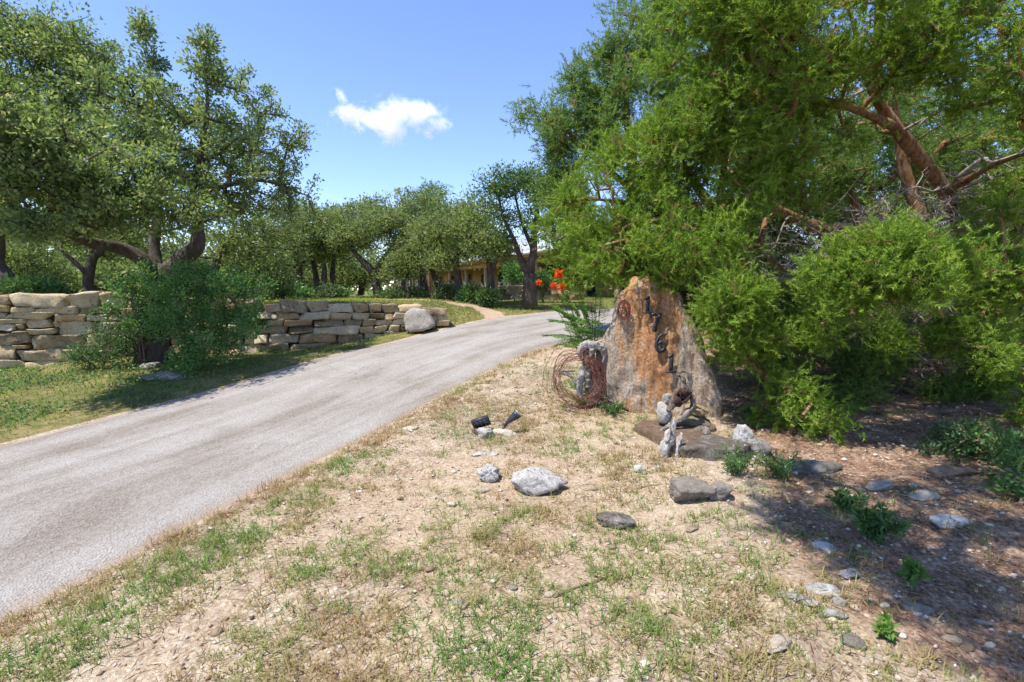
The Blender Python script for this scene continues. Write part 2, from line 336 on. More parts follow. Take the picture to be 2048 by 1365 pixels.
def resample(p, n):
    q = spline(p, 600); d = np.concatenate([[0], np.cumsum(np.linalg.norm(np.diff(q, axis=0), axis=1))]); s = np.linspace(0, d[-1], n)
    return np.stack([np.interp(s, d, q[:, 0]), np.interp(s, d, q[:, 1])], -1)
LE, RE = resample(le, 420), resample(re, 420)
def dpoly(x, y, poly):
    p = np.stack([x, y], -1).reshape(-1, 1, 2); a = poly[:-1][None]; b = poly[1:][None]; ab = b - a
    out = np.empty(len(p))
    for i in range(0, len(p), 4000):
        q = p[i:i + 4000]; t = np.clip(((q - a) * ab).sum(-1) / (ab ** 2).sum(-1), 0, 1)
        out[i:i + 4000] = np.sqrt((((a + ab * t[..., None]) - q) ** 2).sum(-1)).min(1)
    return out.reshape(np.shape(x))
def inside(x, y, ring):
    x = np.asarray(x); y = np.asarray(y); c = np.zeros(x.shape, bool); j = len(ring) - 1
    for i in range(len(ring)):
        xi, yi = ring[i]; xj, yj = ring[j]
        if yi != yj: c ^= ((yi > y) != (yj > y)) & (x < (xj - xi) * (y - yi) / (yj - yi) + xi)
        j = i
    return c
RING = np.vstack([LE[::5], RE[::-5]])
dL = lambda x, y: dpoly(x, y, LE[::2]); dR = lambda x, y: dpoly(x, y, RE[::2])
_sx = np.arange(-20, 20.01, .1); _sy = np.arange(-12, 26.01, .1); _gx, _gy = np.meshgrid(_sx, _sy)
_d = np.full(_gx.shape, 6.0); _r = (np.abs(_gx - np.interp(_gy, LE[:, 1], LE[:, 0])) < 9) | (_gy > 8)
_d[_r] = np.minimum(dpoly(_gx[_r], _gy[_r], LE[::8]), dpoly(_gx[_r], _gy[_r], RE[::8])); _d = np.where(inside(_gx, _gy, RING), -_d, _d)
def side(x, y):
    """signed distance off the driveway: negative on it"""
    fx = np.clip((np.asarray(x, float) + 20) / .1, 0, len(_sx) - 1.001); fy = np.clip((np.asarray(y, float) + 12) / .1, 0, len(_sy) - 1.001)
    i = fx.astype(int); j = fy.astype(int); a = fx - i; b = fy - j
    return (_d[j, i] * (1 - a) + _d[j, i + 1] * a) * (1 - b) + (_d[j + 1, i] * (1 - a) + _d[j + 1, i + 1] * a) * b
def ground_z(x, y, s=None):
    x = np.asarray(x, float); y = np.asarray(y, float)
    if s is None: s = side(x, y)
    rise = .035 * sstep(0, .35, s) + .02 * n2(x, y, .8, 3) * sstep(0, .5, s) + .02 * n2(x, y, 5, 9) * sstep(0, .3, s) + .012 * n2(x, y, 17, 13, 2) * sstep(0, .2, s)
    return h0(x, y) + rise - .05 * sstep(.0, .12, -s)
def G(u, v): return hit(u, v, lambda a, b: h0(a, b) + .03)
def gz(x, y): return float(ground_z(np.array([x]), np.array([y]))[0])

xs = np.concatenate([-np.geomspace(900, 14.5, 14), np.linspace(-14, -5, 66), np.linspace(-4.9, 5.5, 150), np.linspace(5.6, 12, 40), np.geomspace(12.5, 900, 14)])
ys = np.concatenate([-np.geomspace(300, 1.5, 8), np.linspace(-1, .9, 8), np.geomspace(1.0, 9, 150), np.linspace(9.08, 14, 56), np.linspace(14.2, 30, 50), np.geomspace(31, 1500, 20)])
gx, gy = np.meshgrid(xs, ys); near = (np.abs(gx) < 20) & (gy < 25) & (gy > -12)
S = np.full(gx.shape, 50.0); S[near] = side(gx[near], gy[near])
gzz = ground_z(gx, gy, S)
def cedar_zone(x, y):
    """cedar litter on the ground below the junipers"""
    return sstep(-.35, .55, x - np.interp(y, [0, 1.6, 2.3, 3.0, 3.9, 4.6, 6, 9, 14], [1.75, 1.5, 1.35, 1.45, 1.75, 2.1, 2.4, 2.6, 3]) + .35 * n2(x, y, 1.2, 5))
left_of = gx < np.interp(gy, LE[:, 1], LE[:, 0])
sxw = (gx - WA[0]) * WD[0] + (gy - WA[1]) * WD[1]
lawnm = np.where(left_of & (gy > -5), 1.0, 0.0) * sstep(-.02, .07, S); lawnm = np.where(gy > 13.2, np.maximum(lawnm, .9), lawnm)
pathl = np.array([G(u, v)[:2] for u, v in [(1004, 640), (985, 628), (955, 614), (900, 605), (830, 601), (760, 599)]])
pm = 1 - sstep(.12, .42, dpoly(gx, gy, pathl)); pm[~near] = 0
far = sstep(26, 40, np.hypot(gx, gy))
ni, nj = len(ys), len(xs); ii, jj = np.meshgrid(np.arange(ni - 1), np.arange(nj - 1), indexing='ij'); q0 = ii * nj + jj
gro = build('ground', np.stack([gx, gy, gzz], -1), Q=np.stack([q0, q0 + 1, q0 + nj + 1, q0 + nj], -1).reshape(-1, 4), mat=M['soil'],
            attrs={'lawn': np.maximum(lawnm, far), 'litter': cedar_zone(gx, gy) * (gy < 12) * (gy > -4), 'path': pm}, smooth=True)
tag(gro, 'pale caliche soil running up to the lawn and under the cedars', kind='structure')
gro.name = 'ground'

nA = 18; tt = np.linspace(0, 1, nA)
rp = LE[:, None, :] * (1 - tt[None, :, None]) + RE[:, None, :] * tt[None, :, None]
jit = .05 * n2(rp[..., 0], rp[..., 1], 3.5, 21) + .03 * n2(rp[..., 0], rp[..., 1], 11, 23); rp[:, 0, 0] += jit[:, 0]; rp[:, -1, 0] += jit[:, -1]
rz = h0(rp[..., 0], rp[..., 1]) + .012 + .03 * np.sin(math.pi * tt)[None]
rz[:, 0] -= .03; rz[:, -1] -= .03
nn = len(LE); ii, jj = np.meshgrid(np.arange(nn - 1), np.arange(nA - 1), indexing='ij'); q0 = ii * nA + jj
sl = np.concatenate([[0], np.cumsum(np.linalg.norm(np.diff(LE, axis=0), axis=1))])
drv = build('driveway', np.dstack([rp, rz]), Q=np.stack([q0, q0 + 1, q0 + nA + 1, q0 + nA], -1).reshape(-1, 4), mat=M['road'],
            attrs={'across': np.broadcast_to(tt, (nn, nA)), 'along': np.broadcast_to(sl[:, None], (nn, nA))}, smooth=True)
tag(drv, 'pale worn driveway curving uphill to the right', kind='structure')

# ------------------------------------------------------------------ rocks
def ico(sub):
    bm = bmesh.new(); bmesh.ops.create_icosphere(bm, subdivisions=sub, radius=1)
    V = np.array([v.co[:] for v in bm.verts]); T = np.array([[v.index for v in f.verts] for f in bm.faces]); bm.free(); return V, T
ICO = {k: ico(k) for k in (1, 2, 3, 4)}
def rock_shape(size, seed, sub=3, planes=13, rough=.16, soft=.06, pits=0.06):
    V, T = ICO[sub]; r_ = np.random.default_rng(seed)
    nrm = norm(r_.normal(size=(planes, 3))); d = r_.uniform(.62, .95, planes)
    c = V @ nrm.T; rr = np.min(np.where(c > .05, d / np.maximum(c, .05), 9), 1); rr = np.minimum(rr, 1.15)
    rr = rr * (1 - soft) + .85 * soft
    W = V * rr[:, None]
    W = W * (1 + rough * fbm(W, 2.2, seed, 4) + rough * .5 * fbm(W * np.array([1, 1, 3]), 4, seed + 4, 2))[:, None]
    if pits: W = W * (1 - pits * np.clip(fbm(W, 5, seed + 9, 2), 0, 1))[:, None]
    return W * np.array(size) / 2, T
def rotz(V, a):
    c, s = math.cos(a), math.sin(a); return V @ np.array([[c, s, 0], [-s, c, 0], [0, 0, 1]])
def rock(name, label, pos, size, seed, mat, cat='rock', sub=4, rz=0.0, sink=.3, group=None, tilt=None, smooth=True, **k):
    V, T = rock_shape(size, seed, sub, **k)
    if tilt is not None: V = V @ np.array(Matrix.Rotation(tilt[1], 3, tilt[0])).T
    V = rotz(V, rz); z = pos[2] if len(pos) > 2 else gz(pos[0], pos[1])
    V = V + np.array([pos[0], pos[1], z - V[:, 2].min() - size[2] * sink])
    o = build(name, V, T, mat=M[mat], smooth=smooth); return tag(o, label, cat, group)

# ---- retaining wall, every stone its own piece
def cube_grid(nx, ny, nz):
    bm = bmesh.new(); V = {}; F = []
    def vid(i, j, k):
        key = (i, j, k)
        if key not in V: V[key] = len(V)
        return V[key]
    for ax, (na, nb, nc) in enumerate(((nx, ny, nz), (ny, nz, nx), (nz, nx, ny))):
        for e in (0, nc):
            for a_ in range(na):
                for b_ in range(nb):
                    q = []
                    for (da, db) in ((0, 0), (1, 0), (1, 1), (0, 1)):
                        t = [0, 0, 0]; A, B, Cc = ((0, 1, 2), (1, 2, 0), (2, 0, 1))[ax]
                        t[A] = a_ + da; t[B] = b_ + db; t[Cc] = e; q.append(vid(*t))
                    F.append(q if e else q[::-1])
    bm.free()
    K = sorted(V, key=V.get); return np.array(K, float) / np.array([nx, ny, nz]) * 2 - 1, np.array(F)
CG = cube_grid(9, 4, 6)
def stone_shape(wd, dp, ht, seed, rnd=9.0, rough=.085):
    V, Q = CG; r_ = np.random.default_rng(seed)
    X = np.sign(V) * np.abs(V) ** .8
    nn_ = (np.abs(X) ** rnd).sum(1) ** (1 / rnd); X = X / nn_[:, None] * .5 + X * .5 / np.maximum(1, np.abs(X).max(1))[:, None]
    X = X / np.abs(X).max(0)
    sk = r_.normal(0, .11, 4); X[:, 0] += sk[0] * X[:, 2]; X[:, 2] += sk[1] * X[:, 0] * .7; X[:, 2] *= 1 + sk[2] * X[:, 0]; X[:, 1] += sk[3] * X[:, 2]
    W = X * np.array([wd, dp, ht]) / 2
    p = W + r_.uniform(0, 50, 3)
    W = W + rough * np.stack([fbm(p, 4, 1), fbm(p, 4, 5) * 1.3, fbm(p, 4, 11) * .6], -1) * min(1, ht * 4)
    return W, Q
def wall_sz(u, v):
    """where a pixel meets the wall face: distance along it and height"""
    d = ray(u, v); nrm = np.array([WN[0], WN[1], 0]); s = ((np.array([*WA, 0]) - EYE) @ nrm) / (d @ nrm); q = EYE + d * s
    return (q[0] - WA[0]) * WD[0] + (q[1] - WA[1]) * WD[1], q[2]
rects = []
k5 = 5.687
for r_ in [(-120, 290, 95, 400), (100, 275, 712, 425), (712, 265, 1110, 435), (-90, 415, 93, 480), (95, 425, 380, 487), (385, 430, 880, 507), (890, 420, 1350, 512),
           (-140, 490, 45, 550), (45, 490, 575, 572), (580, 513, 965, 592), (970, 513, 1210, 582), (-100, 558, 262, 614), (265, 568, 580, 670), (588, 598, 655, 665), (640, 585, 1090, 737),
           (-120, 618, 158, 702), (160, 622, 255, 683), (130, 684, 312, 710), (315, 672, 632, 740), (-100, 713, 345, 866), (330, 808, 392, 902), (365, 745, 950, 902),
           (-110, 870, 180, 1018), (185, 904, 760, 1032), (150, 862, 310, 906), (-110, 1028, 288, 1118), (292, 1036, 700, 1122), (-100, 1120, 300, 1210), (305, 1124, 720, 1200),
           (1112, 270, 1420, 425), (1425, 290, 1700, 425), (1095, 590, 1420, 730), (955, 745, 1360, 900), (765, 905, 1130, 1030), (1135, 905, 1500, 1040), (705, 1040, 1180, 1130), (1215, 515, 1560, 585),
           (1360, 430, 1690, 512), (1425, 590, 1700, 735), (1365, 740, 1720, 900), (1190, 1045, 1700, 1120)]:
    rects.append((r_[0] / k5, 540 + r_[1] / k5, r_[2] / k5, 540 + r_[3] / k5))
k4 = 4.096
for r_ in [(285, 285, 415, 357), (420, 258, 638, 358), (640, 262, 802, 347), (808, 282, 1013, 353), (1015, 278, 1140, 352), (1142, 282, 1250, 352), (1252, 285, 1395, 353), (1397, 288, 1580, 350), (1585, 315, 1785, 380),
           (210, 345, 332, 402), (335, 360, 383, 405), (385, 350, 572, 410), (575, 348, 822, 411), (825, 356, 998, 410), (1000, 355, 1148, 410), (1150, 355, 1257, 407), (1259, 355, 1336, 410), (1338, 352, 1480, 398), (1600, 382, 1700, 425), (1702, 380, 1790, 418),
           (300, 408, 442, 455), (445, 411, 678, 461), (680, 407, 930, 464), (932, 411, 1090, 464), (1092, 409, 1188, 462), (1191, 411, 1331, 460), (1333, 400, 1470, 450),
           (180, 458, 297, 530), (300, 456, 474, 530), (480, 463, 682, 522), (685, 465, 1060, 530), (1063, 465, 1178, 522), (1181, 462, 1288, 517), (1290, 450, 1397, 505), (1397, 452, 1500, 500),
           (190, 535, 310, 606), (312, 531, 567, 607), (568, 524, 888, 604), (890, 530, 1098, 600), (1100, 523, 1263, 588), (1265, 508, 1425, 570), (1425, 503, 1500, 540),
           (60, 610, 255, 690), (258, 608, 485, 688), (488, 605, 826, 690), (828, 602, 1065, 672), (1068, 590, 1230, 650), (1590, 424, 1690, 480), (1692, 418, 1800, 466)]:
    rects.append((460 + r_[0] / k4, 540 + r_[1] / k4, 460 + r_[2] / k4, 540 + r_[3] / k4))
for v0, v1 in [(598, 616), (616, 632), (632, 648), (648, 668), (668, 690), (690, 712), (712, 734)]:      # behind the shrubs
    u = 300 + rng.uniform(-8, 8)
    while u < 500:
        e = u + rng.uniform(28, 60); rects.append((u, v0, min(e, 512), v1)); u = e + 1
wall = empty('retaining_wall', (WA[0], WA[1], 0), 'long dry-stacked limestone retaining wall behind the grass verge', 'wall')
wa = math.atan2(WD[1], WD[0])
for k, (u0, v0, u1, v1) in enumerate(rects):
    s0, zt = wall_sz(u0, v0); s1, zb = wall_sz(u1, v1); _, zt2 = wall_sz(u1, v0); _, zb2 = wall_sz(u0, v1)
    zt = (zt + zt2) / 2; zb = (zb + zb2) / 2
    hh, ww = zt - zb, s1 - s0; dp = rng.uniform(.42, .55)
    W, Q = stone_shape(ww * 1.01, dp, hh * 1.02, 100 + k); W = rotz(W, wa)
    sc = (s0 + s1) / 2; zc = (zt + zb) / 2; back = dp / 2 - .04 + .09 * max(0, zc - .2) + rng.uniform(-.035, .035)
    ctr = np.array([WA[0] + WD[0] * sc + WN[0] * back, WA[1] + WD[1] * sc + WN[1] * back, zc])
    build('stone', W + ctr, Q=Q, mat=M['wall_stone'], parent=wall, smooth=True)
# dark earth packed behind the joints
mb = MB()
for s_ in np.arange(-.3, WL - .6, .5):
    c_ = WA + WD * (s_ + .25) + WN * .32; zt = np.interp(s_, [0, WL], [1.22, 1.0]); mb.box((c_[0], c_[1], zt / 2 - .05), (.5, .3, zt), np.array(Matrix.Rotation(wa, 3, 'Z')))
mb.obj('backfill', mplain('backfill_earth', (.10, .075, .05), .95, .1), wall)

# leaning boulder that ends the wall
q = wall_sz(838, 667); b0 = WA + WD * q[0] - WN * .30
ol = np.array([(1414, 412), (1440, 350), (1475, 318), (1520, 322), (1592, 332), (1635, 390), (1672, 452), (1640, 482), (1560, 500), (1485, 522), (1445, 490)]) / k4 + np.array([460, 540])
Yb = b0[1]; pp = np.array([P(u, v, Yb) for u, v in ol]); c_ = pp.mean(0); dn_ = []
for i in range(len(pp)):
    for f in np.linspace(0, 1, 6)[:-1]: dn_.append(pp[i] * (1 - f) + pp[(i + 1) % len(pp)] * f)
dn_ = np.array(dn_); m = len(dn_); rg = []
for sc_, dy in ((.9, .40), (1.0, .30), (1.02, .08), (1.0, .03), (.95, 0), (.75, -.015), (.5, -.02), (.25, -.02)):
    q = c_ + (dn_ - c_) * sc_; q[:, 1] += dy + .25 * (q[:, 2] - c_[2]); rg.append(q)
V = np.vstack(rg + [[c_ + np.array([0, -.02, 0])], [c_ + np.array([0, .42, 0])]]); V = V + .03 * np.stack([fbm(V, 6, 1), fbm(V, 6, 2), fbm(V, 6, 3)], -1)
Q = [[k * m + j, k * m + (j + 1) % m, (k + 1) * m + (j + 1) % m, (k + 1) * m + j] for k in range(7) for j in range(m)]; T = [[7 * m + j, 7 * m + (j + 1) % m, 8 * m] for j in range(m)] + [[(j + 1) % m, j, 8 * m + 1] for j in range(m)]
tag(build('boulder', V, T, Q, mat=M['boulder'], smooth=True), 'large speckled grey boulder leaning against the end of the stone wall', 'boulder')

# ------------------------------------------------------------------ trees
def leaves_geo(C, D, L, Wd, fold=.15, r_=rng):
    """one leaf quad at each C along D"""
    n_ = len(C); S_ = norm(np.cross(D, r_.normal(size=(n_, 3)))); N_ = np.cross(D, S_)
    L = L[:, None]; Wd = Wd[:, None]
    V = np.stack([C, C + D * L * .5 + S_ * Wd * .5 + N_ * Wd * fold, C + D * L, C + D * L * .5 - S_ * Wd * .5 + N_ * Wd * fold], 1).reshape(-1, 3)
    b = np.arange(n_)[:, None] * 4; return V, (b + np.arange(4)[None])
def sprays_geo(A, D, k, m, rad, L, bl, bw, r_):
    """juniper: k feathery sprays round each tip, m scaly side twigs on each"""
    n_ = len(A); B = A[:, None, :] + r_.normal(size=(n_, k, 3)) * rad
    ax = norm(D[:, None, :] * .7 + r_.normal(size=(n_, k, 3)) * .62 + np.array([0, 0, .28])); B = B.reshape(-1, 3); ax = ax.reshape(-1, 3); nk = len(B)
    Ls = L * r_.uniform(.6, 1.25, nk); s = (np.arange(m) + .5) / m
    e1 = norm(np.cross(ax, r_.normal(size=(nk, 3)))); e2 = np.cross(ax, e1)
    ang = r_.uniform(0, 6.28, (nk, 1)) + np.arange(m)[None] * 2.4
    rd = np.cos(ang)[..., None] * e1[:, None] + np.sin(ang)[..., None] * e2[:, None]
    base = B[:, None] + ax[:, None] * (Ls[:, None] * s[None])[..., None]
    dr = norm(ax[:, None] * .85 + rd * .75); ln = bl * (1.1 - .55 * s)[None] * r_.uniform(.7, 1.2, (nk, m))
    sd_ = norm(np.cross(dr, r_.normal(size=(nk, m, 3)))) * bw * .5
    V = np.stack([base - sd_, base + sd_, base + dr * ln[..., None]], 2).reshape(-1, 3)
    T = np.arange(nk * m * 3).reshape(-1, 3)
    ti = np.repeat(r_.random((n_, 1)), k, 1).reshape(-1, 1) * .3 + r_.random((nk, 1)) * .42 + .28 * s[None]; ti = np.where(r_.random((nk, 1)) < .03, 1.0, ti * .95)
    return V, T, np.repeat(ti.ravel(), 3)
def edge_tubes(pa, pb, ra, rb, sides):
    n_ = len(pa); d = norm(pb - pa); up = np.where(np.abs(d[:, 2:3]) < .9, np.array([[0, 0, 1.]]), np.array([[1., 0, 0]]))
    e1 = norm(np.cross(d, up)); e2 = np.cross(d, e1); an = np.arange(sides) / sides * 6.2832
    o = np.cos(an)[None, :, None] * e1[:, None] + np.sin(an)[None, :, None] * e2[:, None]
    V = np.concatenate([pa[:, None] + o * ra[:, None, None], pb[:, None] + o * rb[:, None, None]], 1).reshape(-1, 3)
    j = np.arange(sides); q = np.stack([j, (j + 1) % sides, (j + 1) % sides + sides, j + sides], -1)
    return V, (np.arange(n_)[:, None, None] * 2 * sides + q[None]).reshape(-1, 4)
def tree(name, label, cat, group, limbs, blobs, kind='oak', mat='oak_leaf', barkm='oak_bark', seed=1, per=60, leaf=(.055, .03), crad=.2, tip=.006, spray=None, trunk_sides=10, crown='crown', stem='trunk', bias=.5):
    r_ = np.random.default_rng(seed)
    base = np.array(limbs[0][0][:3]); root = empty(name, base, label, cat, group)
    pos = []; par = []; rad = []; plen = []
    mb = MB()
    for li, lb in enumerate(limbs):
        a_ = np.array(lb, float); L_ = np.linalg.norm(np.diff(a_[:, :3], axis=0), axis=1).sum(); n_ = max(4, int(L_ / .16))
        s_ = spline(a_, n_); s_[1:, :3] += (fbm(s_[1:, :3], 2.0, seed + li)[:, None] * r_.normal(size=3)) * np.minimum(.05, s_[1:, 3:4] * .6)
        mb.tube(s_[:, :3], np.maximum(.004, s_[:, 3]), trunk_sides if s_[0, 3] > .05 else 6, .22, seed + li)
        st = len(pos)
        for i, q in enumerate(s_):
            if i == 0: par.append(-1 if not pos else int(np.argmin(((np.array(pos) - q[:3]) ** 2).sum(1))))
            else: par.append(len(pos) - 1)
            pos.append(q[:3]); rad.append(q[3]); plen.append(0 if par[-1] < 0 else plen[par[-1]] + (np.linalg.norm(q[:3] - pos[par[-1]])))
    nauth = len(pos)
    C = []; dens = []
    for bl in blobs:
        c, rr, n_ = np.array(bl[0]), np.array(bl[1]), bl[2]
        if kind == 'cedar':
            m_ = max(3, n_ // 7); d = norm(r_.normal(size=(m_, 3))) * (r_.random((m_, 1)) ** .42); d = d[r_.integers(0, m_, n_)] + r_.normal(size=(n_, 3)) * .13
        else: d = norm(r_.normal(size=(n_, 3))) * (r_.random((n_, 1)) ** bias)
        C.append(c + d * rr)
    C = np.vstack(C); g_ = np.array([gz(x, y) for x, y in C[::1, :2]]) if len(C) < 60 else h0(C[:, 0], C[:, 1])
    C = C[C[:, 2] > g_ + .06]
    auth = np.array(pos); skip = max(2, int(nauth * .1)) if name.endswith('tree') else 0
    dmin = np.array([((auth - c) ** 2).sum(1).min() for c in C]); C = C[np.argsort(dmin)]
    cap = nauth + 8 * len(C) + 50; PA = np.zeros((cap, 3)); PA[:nauth] = auth; PL = np.zeros(cap); PL[:nauth] = plen; N_ = nauth
    par = par + [0] * (cap - nauth); tips = []; tdir = []
    okm = np.ones(cap, bool); okm[:skip] = False
    for c in C:
        d = np.sqrt(((PA[:N_] - c) ** 2).sum(1)) + .12 * PL[:N_] + (~okm[:N_]) * 50; b = int(np.argmin(d)); p0 = PA[b]; dist = np.linalg.norm(c - p0)
        m_ = int(min(6, max(1, round(dist / .3)))); side_ = r_.normal(size=3) * dist * .12 + np.array([0, 0, dist * .1]); last = b
        for i in range(1, m_ + 1):
            f = i / m_; PA[N_] = p0 * (1 - f) + c * f + side_ * math.sin(math.pi * f); par[N_] = last; PL[N_] = PL[last] + dist / m_; last = N_; N_ += 1
        tips.append(last); tdir.append(PA[last] - PA[par[last]])
    cnt = np.zeros(N_); cnt[tips] += 1
    for i in range(N_ - 1, nauth - 1, -1): cnt[par[i]] += cnt[i]
    rr = tip * np.maximum(1, cnt) ** .48
    ch = np.arange(nauth, N_); pr = np.array([par[i] for i in ch])
    pr_r = np.where(pr < nauth, np.minimum(rr[ch] * 1.15, np.array([rad[i] if i < nauth else 9 for i in pr])), np.minimum(rr[pr], rr[ch] * 1.4))
    V, Q = edge_tubes(PA[pr], PA[ch], pr_r, rr[ch], 4); mb.add(V, Q=Q)
    mb.obj(stem, M[barkm], root, True)
    A = PA[tips]; D = norm(np.array(tdir) + 1e-6)
    if kind == 'oak':
        n_ = len(A); f = r_.random((n_, per, 1)) ** .7; back = PA[[par[i] for i in tips]]
        ctr = A[:, None] * (1 - f * .5) + back[:, None] * f * .5
        off = norm(r_.normal(size=(n_, per, 3))) * (r_.random((n_, per, 1)) ** .45) * crad * r_.uniform(.6, 1.25, (n_, 1, 1))
        pp = (ctr + off * np.array([1, 1, .75])).reshape(-1, 3)
        dd = norm((off * 1.5 / crad + D[:, None] * .5 + r_.normal(size=off.shape) * .8 + np.array([0, 0, .25])).reshape(-1, 3)); k_ = len(pp)
        V, Q = leaves_geo(pp, dd, leaf[0] * r_.uniform(.5, 1.5, k_), leaf[1] * r_.uniform(.6, 1.35, k_), .15, r_)
        ti = np.clip(np.repeat(r_.normal(.45, .17, n_), per) + r_.normal(0, .19, k_), 0, 1); ti[r_.random(k_) < .015] = 1
        o = build(crown, V, Q=Q, mat=M[mat], parent=root, attrs={'tint': np.repeat(ti, 4)})
    else:
        k, m, rd, L, bl, bw = spray
        V, T, ti = sprays_geo(A, D, k, m, rd, L, bl, bw, r_)
        o = build(crown, V, T, mat=M[mat], parent=root, attrs={'tint': np.clip(ti, 0, 1)})
    return root
def px(pts): return [(*P(u, v, Y), r) for (u, v, Y, r) in pts]
def bl(*L):
    """crown masses seen at pixel u,v at depth Y, radii in pixels sideways/upright and metres deep"""
    return [(P(u, v, Y), np.array([ru / FPX * Y, rd, rv / FPX * Y]), n_) for (u, v, Y, ru, rv, rd, n_) in L]

# the oak in front of the wall
tree('oak_tree', 'spreading live oak with forked dark trunk standing in front of the stone wall', 'tree', 'live oaks',
     [px([(300, 752, 8.3, .30), (303, 715, 8.3, .235), (307, 670, 8.3, .2), (312, 610, 8.3, .185), (322, 565, 8.35, .185), (340, 543, 8.4, .185)]),
      px([(332, 552, 8.38, .17), (362, 520, 8.5, .145), (393, 496, 8.5, .125), (396, 455, 8.5, .09), (388, 400, 8.5, .075), (398, 320, 8.4, .05), (415, 230, 8.3, .03), (412, 140, 8.2, .012), (415, 80, 8.2, .004)]),
      px([(388, 400, 8.5, .07), (450, 372, 9.2, .05), (530, 362, 9.8, .035), (615, 392, 10.2, .012)]),
      px([(318, 575, 8.3, .15), (292, 525, 8.2, .115), (240, 498, 8.0, .095), (190, 488, 7.6, .085), (130, 462, 7.1, .068), (80, 445, 6.6, .05), (20, 405, 6.1, .03)]),
      px([(322, 560, 8.4, .1), (308, 500, 8.5, .085), (312, 430, 8.6, .065), (292, 330, 8.5, .036), (303, 200, 8.4, .014), (289, 60, 8.3, .004)])],
     bl((140, 400, 6.6, 150, 70, .9, 105), (50, 320, 6.0, 120, 100, .9, 100), (0, 250, 5.8, 90, 90, .8, 55), (230, 330, 7.0, 150, 105, 1.1, 130), (330, 260, 8.2, 110, 110, .9, 80), (420, 250, 9.0, 110, 120, .9, 95),
        (510, 300, 9.9, 90, 90, .9, 72), (560, 380, 10.2, 80, 70, .8, 52), (470, 420, 9.8, 110, 60, .9, 66), (400, 340, 8.4, 140, 100, 1, 95), (290, 420, 7.2, 160, 55, 1, 90),
        (412, 130, 8.3, 36, 70, .25, 34), (300, 150, 8.3, 24, 100, .15, 26), (413, 75, 8.2, 14, 30, .1, 8), (289, 60, 8.3, 12, 40, .1, 9), (530, 180, 9.8, 35, 60, .3, 13), (590, 260, 10.1, 40, 45, .3, 13), (240, 200, 7.6, 90, 60, .7, 36), (80, 455, 5.9, 90, 25, .5, 30), (-110, 230, 5.6, 110, 110, .7, 70), (-40, 310, 5.9, 80, 70, .5, 36)),
     seed=11, per=52, leaf=(.06, .033), crad=.17)
tree('oak_tree', 'tall dark oak with dense rounded top rising above the wall at upper left', 'tree', 'live oaks',
     [px([(18, 602, 10.8, .24), (14, 565, 10.8, .2), (-10, 520, 10.8, .17), (0, 430, 10.5, .14), (40, 300, 10, .1), (70, 180, 9.6, .06), (80, 80, 9.5, .03)]),
      px([(40, 300, 10, .07), (110, 220, 9.6, .05), (180, 150, 9.5, .02)]), px([(0, 430, 10.5, .09), (-70, 280, 9.8, .06), (-90, 120, 9.5, .03)])],
     bl((50, 170, 9.5, 170, 130, 1.2, 190), (150, 200, 9.5, 95, 110, 1, 90), (30, 60, 9.5, 110, 80, 1, 90), (170, 105, 9.5, 65, 65, .7, 45), (70, 290, 9.4, 190, 80, 1.1, 120), (-120, 150, 9.6, 120, 200, 1.2, 110)),
     seed=12, per=58, leaf=(.064, .036), crad=.25)
# oaks behind the wall, at left
tree('oak_tree', 'oak with low dark fork just above the wall top', 'tree', 'live oaks',
     [px([(182, 600, 11.6, .13), (176, 565, 11.6, .105), (180, 530, 11.6, .095), (192, 507, 11.6, .08), (225, 490, 11.5, .05)]), px([(176, 548, 11.6, .07), (150, 525, 11.5, .05), (120, 500, 11.4, .03)]), px([(192, 507, 11.6, .09), (200, 450, 11.8, .05), (190, 400, 12, .03)])],
     bl((140, 480, 12.2, 150, 45, 1.2, 80), (250, 470, 12.2, 110, 55, 1.2, 70), (190, 420, 12.5, 160, 60, 1.2, 70)), mat='oak_far', seed=13, per=50, leaf=(.075, .042), crad=.27)
tree('oak_tree', 'shaggy oak with drooping skirt beside the wall at the far left edge', 'tree', 'live oaks',
     [px([(-60, 600, 12.5, .2), (-50, 540, 12.5, .15), (-20, 480, 12.5, .1), (40, 450, 12.5, .05)])],
     bl((40, 520, 13, 110, 50, 1.1, 70), (-40, 470, 13, 140, 80, 1.4, 90), (90, 560, 13.2, 80, 30, .8, 35)), mat='oak_far', seed=14, per=50, leaf=(.08, .045), crad=.28)
tree('oak_tree', 'yellow-green oak filling the gap behind the forked trunk', 'tree', 'live oaks',
     [px([(410, 600, 13, .14), (425, 545, 13, .12), (445, 500, 13, .09), (470, 450, 13, .05)])],
     bl((450, 500, 13.5, 120, 60, 1.3, 90), (540, 470, 13.5, 90, 75, 1.2, 80), (520, 550, 13.2, 80, 35, 1, 45), (340, 520, 14, 110, 60, 1.2, 60)), mat='oak_far', seed=15, per=50, leaf=(.08, .045), crad=.28)
